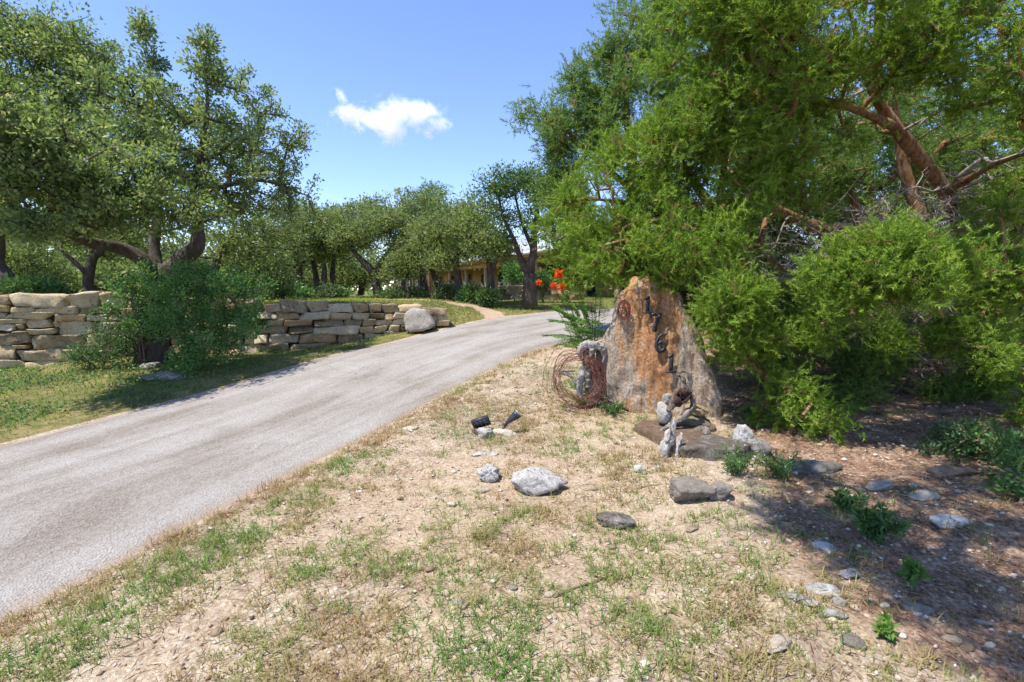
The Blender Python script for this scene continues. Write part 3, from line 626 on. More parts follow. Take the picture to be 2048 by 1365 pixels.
# the grove up on the lawn
MID = dict(mat='oak_far', per=78, leaf=(.078, .045), crad=.34, tip=.009, trunk_sides=8)
def mid(label, limbs, blobs, seed, **k):
    kw = dict(MID); kw.update(k); return tree('oak_tree', label, 'tree', 'live oaks', limbs, blobs, seed=seed, **kw)
mid('upright oak with thin straight trunk, leftmost of the lawn grove', [px([(601, 604, 17, .13), (600, 570, 17, .11), (598, 540, 17, .1), (590, 490, 17, .07)]), px([(598, 540, 17, .07), (625, 500, 17, .04)])], bl((570, 480, 16.6, 80, 60, 1.3, 60), (620, 460, 17, 70, 50, 1.2, 50), (600, 430, 17, 60, 40, 1, 30)), 21)
mid('slim oak leaning left in the lawn grove, beside the straight one', [px([(641, 604, 17.6, .12), (636, 570, 17.6, .1), (630, 540, 17.6, .09), (622, 510, 17.6, .06)])], bl((650, 470, 17.8, 70, 50, 1.2, 55), (640, 505, 17.4, 50, 22, .9, 20), (660, 435, 18, 60, 28, 1, 26)), 22)
mid('oak with pale curved trunk left of the leaning oak', [px([(668, 602, 18, .12), (667, 570, 18, .1), (664, 545, 18, .09), (670, 505, 18, .06)])], bl((690, 450, 18.2, 80, 40, 1.2, 60), (665, 490, 18, 50, 25, .9, 22), (720, 430, 18.5, 60, 25, 1, 26)), 23)
mid('dark oak leaning hard left with crooked forked trunk on the lawn', [px([(759, 603, 16, .17), (754, 575, 16, .145), (745, 545, 16, .125), (725, 522, 16, .1), (708, 505, 16, .07), (698, 485, 16, .045)]), px([(748, 552, 16, .1), (765, 520, 16, .07), (790, 485, 16, .04)])], bl((735, 455, 16.5, 85, 45, 1.3, 70), (795, 470, 16.3, 75, 50, 1.2, 60), (690, 480, 16.3, 40, 25, .8, 16), (810, 520, 16, 50, 25, .9, 22)), 24)
mid('broad grey-green oak with high crown in the middle of the grove', [px([(852, 604, 17.5, .16), (848, 570, 17.5, .14), (840, 530, 17.5, .11), (820, 470, 17.6, .07), (800, 420, 17.8, .03)]), px([(845, 540, 17.5, .08), (870, 480, 17.5, .05), (880, 430, 17.6, .03)])], bl((800, 425, 18, 100, 40, 1.3, 75), (870, 425, 17.8, 80, 45, 1.2, 60), (830, 480, 17.4, 80, 45, 1.2, 50)), 25)
mid('bushy oak with low spreading crown hiding the house wall', [px([(880, 604, 15.8, .12), (874, 570, 15.8, .1), (862, 540, 15.8, .08), (850, 500, 15.8, .05)])], bl((850, 510, 15.6, 70, 38, 1, 50), (880, 470, 15.6, 70, 45, 1.1, 50), (800, 545, 15.8, 45, 22, .8, 20)), 26)
mid('oak with dark leaning trunk in front of the porch', [px([(926, 607, 14.6, .14), (920, 575, 14.6, .115), (914, 545, 14.6, .105), (915, 510, 14.6, .08), (905, 460, 14.8, .05)])], bl((910, 465, 14.8, 90, 50, 1.2, 75), (935, 425, 15, 65, 35, 1, 40), (890, 515, 14.5, 60, 25, .9, 26), (955, 490, 14.6, 50, 35, .9, 28)), 27)
mid('oak with straight brown trunk right of the porch doors', [px([(986, 610, 13.9, .13), (985, 580, 13.9, .11), (985, 550, 13.9, .1), (980, 525, 13.9, .08), (965, 490, 14, .05)]), px([(984, 540, 13.9, .06), (1000, 505, 13.8, .04)])], bl((975, 495, 13.8, 55, 30, .9, 42), (950, 455, 14.2, 55, 40, .9, 40), (1005, 500, 13.7, 30, 25, .7, 18)), 28)
tree('cedar_tree', 'narrow dark cedar spire poking above the oak grove', 'tree', 'junipers', [px([(858, 600, 21, .12), (858, 480, 21, .08), (856, 380, 21, .01)])], bl((858, 440, 21, 26, 60, .6, 40), (857, 395, 21, 8, 30, .2, 12)), 'cedar', 'cedar_dark', 'cedar_bark', 31, spray=(10, 8, .16, .3, .12, .035))
tree('elm_tree', 'tall open-crowned tree with divided dark trunk beside the driveway bend', 'tree', None,
     [px([(1060, 612, 13.4, .21), (1060, 580, 13.4, .18), (1059, 548, 13.4, .165)]), px([(1058, 550, 13.4, .11), (1040, 515, 13.4, .08), (1028, 480, 13.3, .06), (1005, 430, 13.2, .04), (995, 380, 13.2, .02)]),
      px([(1060, 550, 13.4, .13), (1066, 500, 13.4, .1), (1072, 440, 13.4, .07), (1066, 380, 13.4, .04), (1050, 345, 13.4, .02)]), px([(1066, 500, 13.4, .06), (1045, 450, 13.5, .04), (1030, 390, 13.5, .025)])],
     bl((1030, 365, 13.4, 65, 32, 1, 60), (985, 380, 13.3, 40, 30, .8, 28), (1075, 385, 13.3, 45, 45, .9, 45), (1020, 435, 13.3, 40, 22, .7, 22), (1070, 450, 13.3, 30, 30, .7, 22), (1005, 480, 13.2, 25, 14, .5, 10)), mat='elm_leaf', seed=32, per=60, leaf=(.06, .035), crad=.28, tip=.007)
# trees beyond the house and the grove
bk = []
FAR = ['far olive oak seen over the wall right of the forked oak', 'far low oak behind the leftmost lawn trunk', 'far low oak between the slim trunks of the grove', 'far oak framed under the leaning oak', 'far oak rising over the left end of the lawn', 'far oak above the house wing at left', 'far oak top over the house roof', 'far oak behind the big forked trunk', 'far oak behind the low-forked oak', 'far oak behind the shaggy oak at the left edge', 'far oak behind the orange flowers', 'far oak hidden behind the bright juniper', 'far oak outside the left edge', 'far bushy oak low behind the wall at left', 'far bushy oak low behind the low-forked oak', 'far bushy oak low behind the forked trunk']
for k, (u, Y, rv, v0, ru) in enumerate([(470, 24, 60, 520, 120), (585, 28, 40, 545, 90), (660, 31, 34, 548, 80), (720, 27, 40, 540, 70), (640, 24, 45, 500, 90), (800, 30, 40, 520, 90), (900, 52, 24, 500, 80), (300, 22, 60, 530, 120), (160, 20, 60, 520, 130), (20, 21, 70, 510, 130), (1180, 26, 60, 520, 110), (1320, 22, 90, 480, 130), (-140, 19, 90, 500, 140), (70, 17, 34, 560, 120), (230, 17.5, 36, 556, 110), (400, 18.5, 34, 556, 100)]):
    b0 = P(u, v0 + rv, Y); z0 = gz(b0[0], b0[1])
    tree('oak_tree', FAR[k], 'tree', 'far oaks beyond the lawn', [[(b0[0], b0[1], z0 - .1, .18), (b0[0] + .2, b0[1], z0 + .9, .14), (b0[0] + .1, b0[1], P(u, v0, Y)[2], .07)]],
         bl((u, v0, Y, ru, rv, 1.6, 55), (u + ru * .4, v0 + rv * .3, Y, ru * .6, rv * .6, 1.3, 25), (u - ru * .5, v0 + rv * .4, Y, ru * .5, rv * .5, 1.3, 22)), mat='oak_far', seed=40 + k, per=40, leaf=(.17, .1), crad=.55, tip=.014, trunk_sides=6)

# far woodland ring that closes the horizon
r_ = np.random.default_rng(33); nW = 9000; an = r_.uniform(-1.9, 1.9, nW); ds = r_.uniform(75, 130, nW); hx = r_.random(nW) ** 1.3; tp = 3.6 + 1.6 * fbm(np.stack([an * 14, ds * .03, 0 * an], -1), 1, 4)
c_ = np.stack([np.sin(an) * ds, np.cos(an) * ds, .2 + hx * tp], -1); V, Q = leaves_geo(c_, norm(r_.normal(size=(nW, 3))), r_.uniform(.8, 1.6, nW), r_.uniform(.6, 1.1, nW), .2, r_)
tag(build('woodland', V, Q=Q, mat=M['oak_far'], attrs={'tint': np.repeat(np.clip(r_.normal(.35, .2, nW), 0, 1), 4)}), 'far-off belt of woodland along the horizon', 'woodland', kind='stuff')

# ---- junipers on the right
CB = dict(kind='cedar', barkm='cedar_bark', tip=.0055)
SP = (17, 15, .075, .13, .05, .0105)
tree('cedar_tree', 'juniper with bright green boughs reaching over the address stone', 'tree', 'junipers',
     [px([(1545, 800, 6.3, .13), (1530, 720, 6.3, .11), (1500, 620, 6.3, .1), (1470, 500, 6.3, .085), (1435, 430, 6.2, .06), (1395, 375, 6.1, .05), (1355, 310, 6.0, .03)]),
      px([(1500, 620, 6.3, .07), (1420, 560, 5.8, .05), (1340, 510, 5.6, .03), (1250, 480, 5.6, .015)]), px([(1470, 500, 6.3, .06), (1330, 420, 6.4, .035), (1200, 400, 6.6, .015)]),
      px([(1530, 720, 6.3, .05), (1480, 660, 5.2, .03), (1430, 640, 4.75, .015)]), px([(1435, 430, 6.2, .04), (1450, 300, 5.8, .03), (1440, 180, 5.5, .015)])],
     bl((1180, 470, 6.4, 85, 100, .8, 120), (1130, 540, 6.6, 45, 60, .5, 38), (1260, 400, 6.2, 120, 110, .9, 140), (1330, 300, 6.0, 120, 100, .9, 120), (1280, 520, 5.7, 110, 50, .6, 80), (1400, 480, 5.4, 90, 110, .7, 105),
        (1456, 610, 4.8, 62, 95, .35, 95), (1500, 700, 4.9, 70, 60, .4, 60), (1420, 250, 5.6, 120, 120, .9, 120), (1520, 400, 5.6, 80, 110, .8, 62), (1590, 820, 4.6, 90, 60, .4, 50), (1700, 865, 4.5, 90, 28, .35, 24)),
     mat='cedar_leaf', seed=61, spray=SP, **CB)
tree('cedar_tree', 'juniper with tall orange-brown bent trunk at the right', 'tree', 'junipers',
     [px([(1985, 770, 6.2, .13), (1975, 720, 6.2, .105), (1945, 640, 6.2, .095), (1928, 570, 6.2, .09), (1920, 460, 6.1, .085), (1890, 385, 6.0, .08), (1840, 315, 5.9, .072), (1790, 255, 5.8, .062), (1750, 190, 5.7, .05), (1725, 120, 5.6, .035), (1700, 20, 5.5, .015)]),
      px([(1790, 255, 5.8, .05), (1700, 215, 5.2, .035), (1600, 190, 4.8, .02)]), px([(1725, 120, 5.6, .03), (1800, 40, 5, .02), (1900, -20, 4.6, .01)]), px([(1922, 480, 6.1, .05), (1860, 520, 4.8, .03), (1790, 530, 4.1, .015)]), px([(1890, 385, 6.0, .045), (1990, 330, 5.0, .022), (2080, 300, 4.4, .015)]), [(*P(1750, 190, 5.7), .05), (3.0, 4.4, 4.4, .04), (2.2, 3.0, 4.3, .03), (1.2, 1.2, 4.2, .015)]],
     bl((1780, 540, 4.05, 140, 58, .4, 125), (1880, 520, 4.1, 80, 58, .4, 58), (1690, 590, 4.2, 50, 40, .3, 28), (1560, 90, 4.9, 170, 110, .9, 150), (1420, 60, 5.2, 130, 90, .8, 100), (1750, 60, 4.8, 150, 85, .8, 100), (1930, 70, 4.6, 130, 100, .8, 95), (1590, 250, 4.9, 110, 80, .7, 85),
        (2000, 190, 4.5, 90, 100, .7, 62), (1560, -80, 5, 260, 90, 1.2, 70), (1900, -90, 4.6, 260, 90, 1.2, 60), (1850, 670, 4.9, 80, 35, .35, 30), (1970, 690, 4.7, 60, 60, .35, 34), (1640, 650, 4.8, 70, 40, .35, 30)) + [(np.array([.55, 2.35, 4.45]), np.array([.7, .7, .35]), 92), (np.array([.7, 1.45, 4.3]), np.array([.7, .6, .35]), 92), (np.array([1.9, 2.0, 4.3]), np.array([.9, .9, .4]), 92), (np.array([.9, .6, 4.1]), np.array([.8, .6, .4]), 75), (np.array([2.1, .7, 4.1]), np.array([.9, .7, .4]), 67)],
     mat='cedar_leaf', seed=62, spray=SP, **CB)
tree('cedar_tree', 'juniper with dark low limb reaching left in the thicket', 'tree', 'junipers',
     [px([(1870, 760, 7.2, .12), (1880, 700, 7.2, .11), (1850, 640, 7.2, .1), (1845, 560, 7.1, .1), (1835, 450, 7.1, .09), (1812, 340, 7, .07), (1790, 220, 7, .04), (1780, 120, 7, .02)]),
      px([(1760, 560, 7.3, .11), (1728, 480, 7.2, .1), (1650, 462, 7, .09), (1575, 432, 6.8, .07), (1500, 385, 6.6, .045), (1440, 350, 6.4, .02)]), px([(1725, 478, 7.2, .08), (1705, 400, 7.3, .06), (1690, 330, 7.4, .03)])],
     bl((1600, 360, 7, 150, 70, .8, 50), (1560, 290, 7, 130, 90, .9, 60), (1700, 310, 7.4, 110, 90, .9, 40), (1560, 540, 6.6, 110, 50, .6, 40), (1830, 230, 7.3, 130, 110, .9, 60), (1620, 690, 6.4, 90, 60, .6, 40), (1970, 260, 7.3, 120, 110, .9, 60), (1560, 620, 5.9, 90, 55, .5, 45), (1620, 740, 5.6, 100, 40, .5, 45), (1730, 650, 6.2, 80, 45, .5, 34), (1670, 800, 5.2, 90, 28, .4, 30), (1900, 330, 7.4, 110, 80, .8, 45), (1640, 410, 7.4, 110, 50, .5, 45), (1800, 690, 5.9, 70, 40, .4, 30), (1880, 780, 5.4, 70, 30, .35, 26), (1740, 740, 5.6, 70, 35, .4, 28), (1960, 830, 5.0, 60, 30, .3, 20)),
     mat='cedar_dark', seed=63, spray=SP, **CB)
tree('cedar_tree', 'blue-green juniper with ragged plumes against the sky, behind the others', 'tree', 'junipers',
     [px([(1290, 640, 9.5, .14), (1285, 500, 9.5, .12), (1270, 380, 9.5, .1), (1255, 250, 9.4, .07), (1240, 140, 9.3, .04), (1235, 60, 9.3, .01)]), px([(1270, 380, 9.5, .06), (1180, 310, 9.3, .04), (1120, 250, 9.2, .025), (1050, 215, 9.1, .008)]), px([(1255, 250, 9.4, .05), (1190, 180, 9.2, .03), (1130, 125, 9.1, .01)])],
     bl((1140, 290, 9.3, 75, 60, .7, 80), (1070, 235, 9.2, 38, 32, .3, 22), (1150, 170, 9.2, 45, 50, .4, 38), (1240, 130, 9.3, 40, 75, .4, 50), (1230, 240, 9.4, 90, 70, .8, 100), (1110, 350, 9.3, 55, 50, .6, 45), (1320, 120, 9.4, 90, 130, .8, 110), (1130, 430, 9.3, 50, 60, .6, 45), (1320, 30, 9, 60, 60, .6, 40)),
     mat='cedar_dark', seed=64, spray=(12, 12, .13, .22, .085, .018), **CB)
tree('cedar_tree', 'shadowy juniper deep in the thicket behind the bent trunk', 'tree', 'junipers',
     [px([(1760, 745, 9.5, .15), (1755, 600, 9.5, .12), (1740, 400, 9.5, .09), (1730, 200, 9.5, .04)])],
     bl((1560, 560, 9.6, 110, 120, .9, 90), (1720, 520, 9.8, 140, 140, 1.0, 110), (1650, 330, 9.6, 180, 140, 1.1, 130), (1850, 400, 9.8, 160, 160, 1.1, 120), (1640, 680, 9.4, 120, 40, .8, 60), (1640, 420, 9.4, 130, 60, .8, 70), (1780, 640, 9.2, 120, 60, .8, 60), (1900, 640, 9.2, 100, 70, .8, 60), (1600, 150, 9.5, 200, 130, 1.1, 100), (1960, 200, 9.6, 160, 150, 1.1, 100), (1820, 300, 9.6, 120, 110, 1, 60), (2050, 330, 9.4, 110, 130, 1, 60)),
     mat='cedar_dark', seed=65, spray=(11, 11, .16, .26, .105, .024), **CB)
tree('cedar_tree', 'dim juniper closing the thicket low behind the fork of trunks', 'tree', 'junipers',
     [px([(1930, 700, 11, .15), (1925, 560, 11, .12), (1915, 380, 11, .09), (1900, 220, 11, .04)])],
     bl((1900, 560, 11, 150, 110, 1.1, 90), (2050, 560, 10.5, 130, 140, 1.1, 90), (1800, 660, 10.5, 130, 50, .9, 60), (1980, 680, 10, 140, 50, .9, 60), (1960, 380, 11, 150, 130, 1.1, 80), (1700, 640, 11, 120, 60, .9, 50)),
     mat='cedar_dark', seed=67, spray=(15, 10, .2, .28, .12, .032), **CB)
tree('cedar_tree', 'dim juniper closing the thicket behind the address stone', 'tree', 'junipers',
     [px([(1500, 690, 10.5, .15), (1505, 560, 10.5, .12), (1510, 400, 10.5, .09), (1500, 240, 10.5, .04)])],
     bl((1480, 620, 10.5, 130, 60, 1, 70), (1420, 520, 10.5, 130, 110, 1, 80), (1540, 640, 10.8, 110, 60, .9, 55), (1340, 580, 11, 110, 50, .9, 50), (1450, 360, 10.5, 140, 130, 1, 70)),
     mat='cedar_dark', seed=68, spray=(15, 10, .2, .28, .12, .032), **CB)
tree('cedar_tree', 'juniper along the right edge with sunny olive boughs', 'tree', 'junipers',
     [px([(2200, 800, 6.8, .15), (2180, 650, 6.8, .12), (2140, 450, 6.6, .1), (2110, 250, 6.4, .06), (2090, 80, 6.2, .03)]), px([(2140, 450, 6.6, .06), (2060, 480, 5.2, .04), (2000, 500, 4.6, .015)])],
     bl((2040, 500, 4.6, 60, 90, .5, 60), (2020, 620, 4.7, 50, 50, .4, 22), (2060, 330, 5.2, 90, 110, .7, 50), (2010, 440, 8.5, 120, 160, 1, 40), (1960, 600, 9, 120, 100, 1, 36), (2150, 200, 5.8, 160, 200, 1, 60), (2140, 600, 5.5, 120, 200, .9, 60), (2060, 830, 4.6, 60, 50, .4, 28), (1995, 730, 5.2, 55, 60, .4, 36), (2040, 700, 5.4, 60, 70, .4, 36), (1980, 400, 5.6, 60, 60, .4, 26)),
     mat='cedar_leaf', seed=66, spray=SP, **CB)
# bare grey branches inside the thicket
r_ = np.random.default_rng(77); cnt_ = 0
ced = [o for o in bpy.data.objects if o.name.startswith('cedar_tree') and o.parent is None]
def dead(u0, v0, Y0, u1, v1, Y1, r, twigs, par_):
    a_, b_ = P(u0, v0, Y0), P(u1, v1, Y1); L_ = np.linalg.norm(b_ - a_); m_ = [a_ + (b_ - a_) * f + r_.normal(size=3) * L_ * .06 for f in (.33, .66)]
    s_ = spline([a_, *m_, b_], 12); mb = MB(); r = r * 1.3; mb.tube(s_, np.linspace(r, r * .3, 12), 6, .15, int(r_.integers(99)))
    for k in range(twigs):
        i = int(r_.integers(3, 12)); d = norm((b_ - a_) * .6 / L_ + r_.normal(size=3) * .7); l = L_ * r_.uniform(.15, .45); c = s_[i]
        t = spline([c, c + d * l * .5 + r_.normal(size=3) * l * .12, c + d * l], 6); mb.tube(t, np.linspace(r * .45, r * .12, 6), 4, 0, 0)
        for kk in range(2):
            d2 = norm(d + r_.normal(size=3) * .8); j = int(r_.integers(2, 6)); mb.tube([t[j], t[j] + d2 * l * .22 + r_.normal(size=3) * .01, t[j] + d2 * l * .42], [r * .22, r * .15, r * .08], 3, 0, 0)
    mb.obj('dead_branch', M['dead_wood'], par_, True)
byl = {o['label']: o for o in ced}; trunkb = byl['juniper with tall orange-brown bent trunk at the right']; dark_ = byl['juniper with dark low limb reaching left in the thicket']
for a_ in [(1910, 360, 5.9, 2060, 300, 5.2, .022, 6), (1905, 385, 5.95, 2050, 330, 5.4, .02, 6), (1920, 430, 6.1, 1990, 420, 5.4, .02, 6), (1920, 450, 6.1, 1690, 480, 5.6, .018, 9), (1918, 470, 6.0, 1760, 500, 5.5, .016, 9), (1925, 440, 6.1, 2048, 425, 5.6, .018, 5), (1880, 375, 5.9, 1780, 400, 5.4, .014, 7), (1800, 265, 5.8, 1900, 215, 5.3, .014, 6), (1760, 200, 5.7, 1640, 210, 5.2, .016, 5),
           (1930, 600, 6.1, 1800, 690, 5.5, .014, 10), (1945, 640, 6.2, 1840, 720, 5.6, .013, 10), (1960, 690, 6.2, 1880, 780, 5.6, .013, 12), (1950, 650, 6.2, 2060, 690, 5.6, .014, 10), (1970, 710, 6.2, 2060, 790, 5.7, .013, 10), (1935, 590, 6.2, 2060, 600, 5.6, .014, 7), (1940, 620, 6.2, 2020, 660, 5.7, .012, 10), (1975, 740, 6.2, 1850, 760, 5.6, .012, 10), (1970, 760, 6.2, 1900, 800, 5.7, .011, 10)]:
    dead(*a_, trunkb)
for a_ in [(1850, 640, 7.2, 1700, 600, 6.4, .016, 9), (1870, 720, 7.2, 1720, 740, 6.4, .014, 10), (1850, 620, 7.2, 1960, 560, 6.8, .014, 8), (1600, 440, 6.9, 1540, 500, 6.4, .012, 8), (1840, 560, 7.1, 1660, 560, 6.5, .013, 9), (1740, 540, 7.2, 1600, 600, 6.2, .014, 9), (1660, 465, 7, 1620, 540, 6.5, .01, 8), (1870, 750, 7.2, 1780, 790, 6.6, .012, 10), (1850, 650, 7.2, 1760, 660, 6.4, .014, 10)]:
    dead(*a_, dark_)

def tangle(u, v, Y, ru, rv, rd, n_, par_, seed):
    r_ = np.random.default_rng(seed); mb = MB()
    for k in range(n_):
        c = P(u + r_.normal() * ru * .5, v + r_.normal() * rv * .5, Y + r_.normal() * rd * .5); c[2] = max(c[2], gz(c[0], c[1]) + .05); d = norm(r_.normal(size=3) * np.array([1, .7, .6])); l = r_.uniform(.2, .6); r0 = r_.uniform(.003, .008)
        t = spline([c - d * l / 2, c + r_.normal(size=3) * l * .12, c + d * l / 2 + np.array([0, 0, r_.normal() * .08])], 6); mb.tube(t, np.linspace(r0, r0 * .4, 6), 3, 0, 0, False)
        for kk in range(2): j = int(r_.integers(1, 5)); d2 = norm(d + r_.normal(size=3) * .8); mb.tube([t[j], t[j] + d2 * l * .18 + r_.normal(size=3) * .012, t[j] + d2 * l * .35], [r0 * .6, r0 * .45, r0 * .25], 3, 0, 0, False)
    o = mb.obj('dead_twigs', M['dead_wood'], par_, True); o['kind'] = 'stuff'
for k, (q, pr_) in enumerate([((1900, 720, 6.0, 130, 60, .5, 260), trunkb), ((1980, 640, 6.1, 90, 70, .5, 160), trunkb), ((1960, 420, 5.9, 120, 70, .5, 200), trunkb), ((1760, 460, 6.6, 150, 60, .6, 220), dark_), ((1700, 700, 6.4, 140, 60, .6, 240), dark_), ((1600, 560, 6.4, 100, 60, .5, 140), dark_), ((1830, 600, 6.8, 120, 70, .6, 180), dark_)]): tangle(*q, pr_, 400 + k)

# ------------------------------------------------------------------ shrubs
def shrub(name, label, u, vb, Y, blobs, seed, mat='shrub_leaf', per=46, leaf=(.045, .022), crad=.13, group=None, stems=5, cat='shrub', tip=.004):
    b = P(u, vb, Y); z = gz(b[0], b[1]); r_ = np.random.default_rng(seed); lim = []
    B = bl(*blobs)
    for k in range(stems):
        t = B[k % len(B)][0] + r_.normal(size=3) * B[k % len(B)][1] * .4; s = np.array([b[0] + r_.normal() * .05, b[1] + r_.normal() * .05, z - .03])
        lim.append([(*s, .016), (*(s * .6 + t * .4 + np.array([0, 0, .08])), .012), (*t, .005)])
    return tree(name, label, cat, group, lim, B, 'oak', mat, 'twig', seed, per, leaf, crad, tip, None, 6, 'foliage', 'stems')
shrub('shrub', 'big glossy green shrub crowding the right side of the oak trunk', 400, 740, 7.7, [(400, 590, 7.6, 90, 60, .5, 90), (470, 580, 7.6, 70, 50, .5, 60), (350, 640, 7.5, 60, 50, .45, 55), (440, 660, 7.5, 80, 55, .5, 75), (500, 650, 7.6, 35, 45, .3, 25), (400, 710, 7.4, 70, 30, .4, 45), (380, 540, 7.8, 50, 30, .4, 30)], 71)
shrub('shrub', 'dark wispy shrub between the stone wall and the oak trunk', 200, 745, 7.9, [(195, 705, 7.9, 70, 38, .4, 60), (230, 650, 8.0, 55, 40, .4, 48), (250, 690, 7.9, 40, 40, .35, 32), (160, 715, 7.9, 35, 28, .3, 20)], 72, mat='weed_leaf', per=34, leaf=(.04, .018))
shrub('shrub', 'leafy sprouts climbing the left side of the oak trunk', 280, 740, 8.05, [(255, 590, 8.0, 50, 40, .3, 40), (285, 640, 8.0, 45, 45, .3, 40), (300, 560, 8.0, 35, 40, .3, 26), (330, 600, 7.95, 30, 60, .25, 30)], 73, mat='shrub_leaf', per=38)
lawn_shrubs = [('bright green mound of shrub on the lawn, leftmost under the grove', 600, 600, 15.5, 26, 22, 'shrub_leaf'), ('grey-green sage bush beside the bright mound on the lawn', 650, 600, 15.8, 28, 22, 'sage_leaf'), ('yellowish shrub left of the leaning oak foot', 685, 602, 16, 20, 16, 'weed_leaf'),
               ('long green shrub at the foot of the leaning oak', 785, 600, 15.5, 30, 18, 'weed_leaf'), ('blue-green clump in front of the far house wing', 830, 598, 15.8, 26, 18, 'sage_leaf'), ('tall pale seeded shrub between two grove trunks', 890, 598, 14.8, 24, 26, 'sage_leaf'),
               ('bright shrub at the foot of the porch oak', 945, 600, 14.2, 22, 20, 'shrub_leaf'), ('dusky shrub round the straight brown trunk', 975, 604, 13.6, 22, 22, 'weed_leaf'), ('round dark bush in front of the house eave', 1028, 560, 16.5, 22, 28, 'shrub_leaf'), ('small bush between elm trunk and flowers', 1085, 570, 15.5, 20, 20, 'elm_leaf'),
               ('low shrub behind the left end of the oak grove', 560, 590, 14.5, 34, 24, 'weed_leaf'), ('green brush on top of the wall behind the oak', 490, 585, 12.6, 50, 24, 'shrub_leaf'), ('weedy clump on the wall top at far left', 60, 580, 10.2, 60, 14, 'weed_leaf')]
for k, (lab, u, v, Y, ru, rv, mt) in enumerate(lawn_shrubs):
    shrub('shrub', lab, u, v + 8, Y, [(u, v - rv * .4, Y, ru, rv, ru / FPX * Y, int(34 + ru * .4))], 80 + k, mat=mt, per=30, leaf=(.09, .04), crad=.2, group='shrubs under the grove', stems=4, tip=.006)
shrub('shrub', 'pale-leaved shrub in the shade at the right under the junipers', 1960, 935, 3.95, [(1940, 880, 3.95, 70, 45, .3, 60), (2010, 900, 3.8, 50, 50, .3, 45), (1890, 915, 3.9, 40, 28, .25, 25)], 96, mat='weed_leaf', per=30, leaf=(.035, .017), crad=.08)
shrub('shrub', 'dark leafy bush at the right edge above the shaded litter', 2060, 1080, 3.1, [(2040, 1000, 3.2, 50, 70, .25, 50), (2070, 920, 3.3, 50, 60, .25, 40)], 97, mat='shrub_leaf', per=30, leaf=(.035, .018), crad=.08)

# ------------------------------------------------------------------ house
HA, HB = np.array([-14.0, 53.0]), np.array([3.6, 18.3]); HL = np.linalg.norm(HB - HA); HD = (HB - HA) / HL; HN = np.array([-HD[1], HD[0]])
if HN[1] < 0: HN = -HN                                            # away from the driveway
house = empty('house', (*((HA + HB) / 2), .5), 'long tan stucco ranch house with pale metal roof behind the oaks', 'house')
FZ, EZ = .55, 3.2
ha = math.atan2(HD[1], HD[0]); HM = np.array(Matrix.Rotation(ha, 3, 'Z'))
def hp(s, back, z): c = HA + HD * s + HN * back; return np.array([c[0], c[1], z])
def hbox(name, s0, s1, b0, b1, z0, z1, m, par_): mb = MB(); mb.box(hp((s0 + s1) / 2, (b0 + b1) / 2, (z0 + z1) / 2), (s1 - s0, abs(b1 - b0), z1 - z0), HM); return mb.obj(name, M[m], par_)
hbox('wall', 0, HL, 2.2, 8.5, FZ - .5, 3.3, 'stucco', house)
hbox('porch_floor', 0, HL, -.1, 2.2, FZ - .6, FZ, 'fascia', house)
hbox('porch_beam', 0, HL, .12, .32, 2.72, 3.0, 'timber', house)
mb = MB(); a_ = [hp(-.5, -.5, EZ), hp(HL + .5, -.5, EZ), hp(HL + .5, 5.3, 5.0), hp(-.5, 5.3, 5.0), hp(-.5, 11, EZ), hp(HL + .5, 11, EZ)]
lo = [p - np.array([0, 0, .12]) for p in a_]; mb.add(a_ + lo, Q=[[0, 1, 2, 3], [3, 2, 5, 4], [6, 9, 8, 7], [9, 10, 11, 8], [0, 6, 7, 1], [4, 5, 11, 10], [0, 3, 9, 6], [3, 4, 10, 9], [1, 7, 8, 2], [2, 8, 11, 5]])
roof = mb.obj('roof', M['roof'], house)
mb = MB()
for s_ in np.arange(0, HL, .45):
    a_, b_ = hp(s_, -.5, EZ + .015), hp(s_, 5.3, 5.015); mb.tube([a_, b_], .02, 4)
mb.obj('seam', M['roof'], roof)
hbox('fascia', -.5, HL + .5, -.56, -.503, EZ - .16, EZ - .005, 'fascia', house)
hbox('soffit', -.4, HL + .4, -.49, 2.19, 3.01, 3.06, 'timber', house)
for s_ in np.arange(1.2, HL, 2.9): hbox('post', s_ - .09, s_ + .09, .13, .31, FZ, 2.72, 'timber', house)
for k, s_ in enumerate(np.arange(2.4, HL - 1, 2.9)):
    if k % 3 == 1:
        d_ = hbox('door', s_ - .5, s_ + .5, 2.12, 2.197, FZ, FZ + 2.1, 'timber', house); hbox('pane', s_ - .38, s_ + .38, 2.09, 2.117, FZ + .2, FZ + 1.95, 'glass', d_)
    else:
        d_ = hbox('window', s_ - .7, s_ + .7, 2.12, 2.197, FZ + .5, FZ + 2.1, 'timber', house)
        for e in (-.34, .34): hbox('pane', s_ + e - .29, s_ + e + .29, 2.09, 2.117, FZ + .58, FZ + 2.02, 'glass', d_)

# low garden terrace in front of the house
ter = empty('garden_wall', P(1050, 604, 16), 'low stacked stone terrace wall by the house behind the elm', 'wall')
for k, (v0, v1) in enumerate([(600, 590), (590, 581), (581, 571)]):
    u = 988 + 5 * k
    while u < 1160:
        e = u + rng.uniform(16, 34); a_, b_ = P(u, v0, 16.2 - (u - 988) * .006), P(e, v1, 16.2 - (u - 988) * .006)
        W, Q = stone_shape(b_[0] - a_[0], .35, abs(b_[2] - a_[2]), 500 + int(u) + k * 300); build('stone', W + (a_ + b_) / 2, Q=Q, mat=M['wall_stone'], parent=ter, smooth=True); u = e

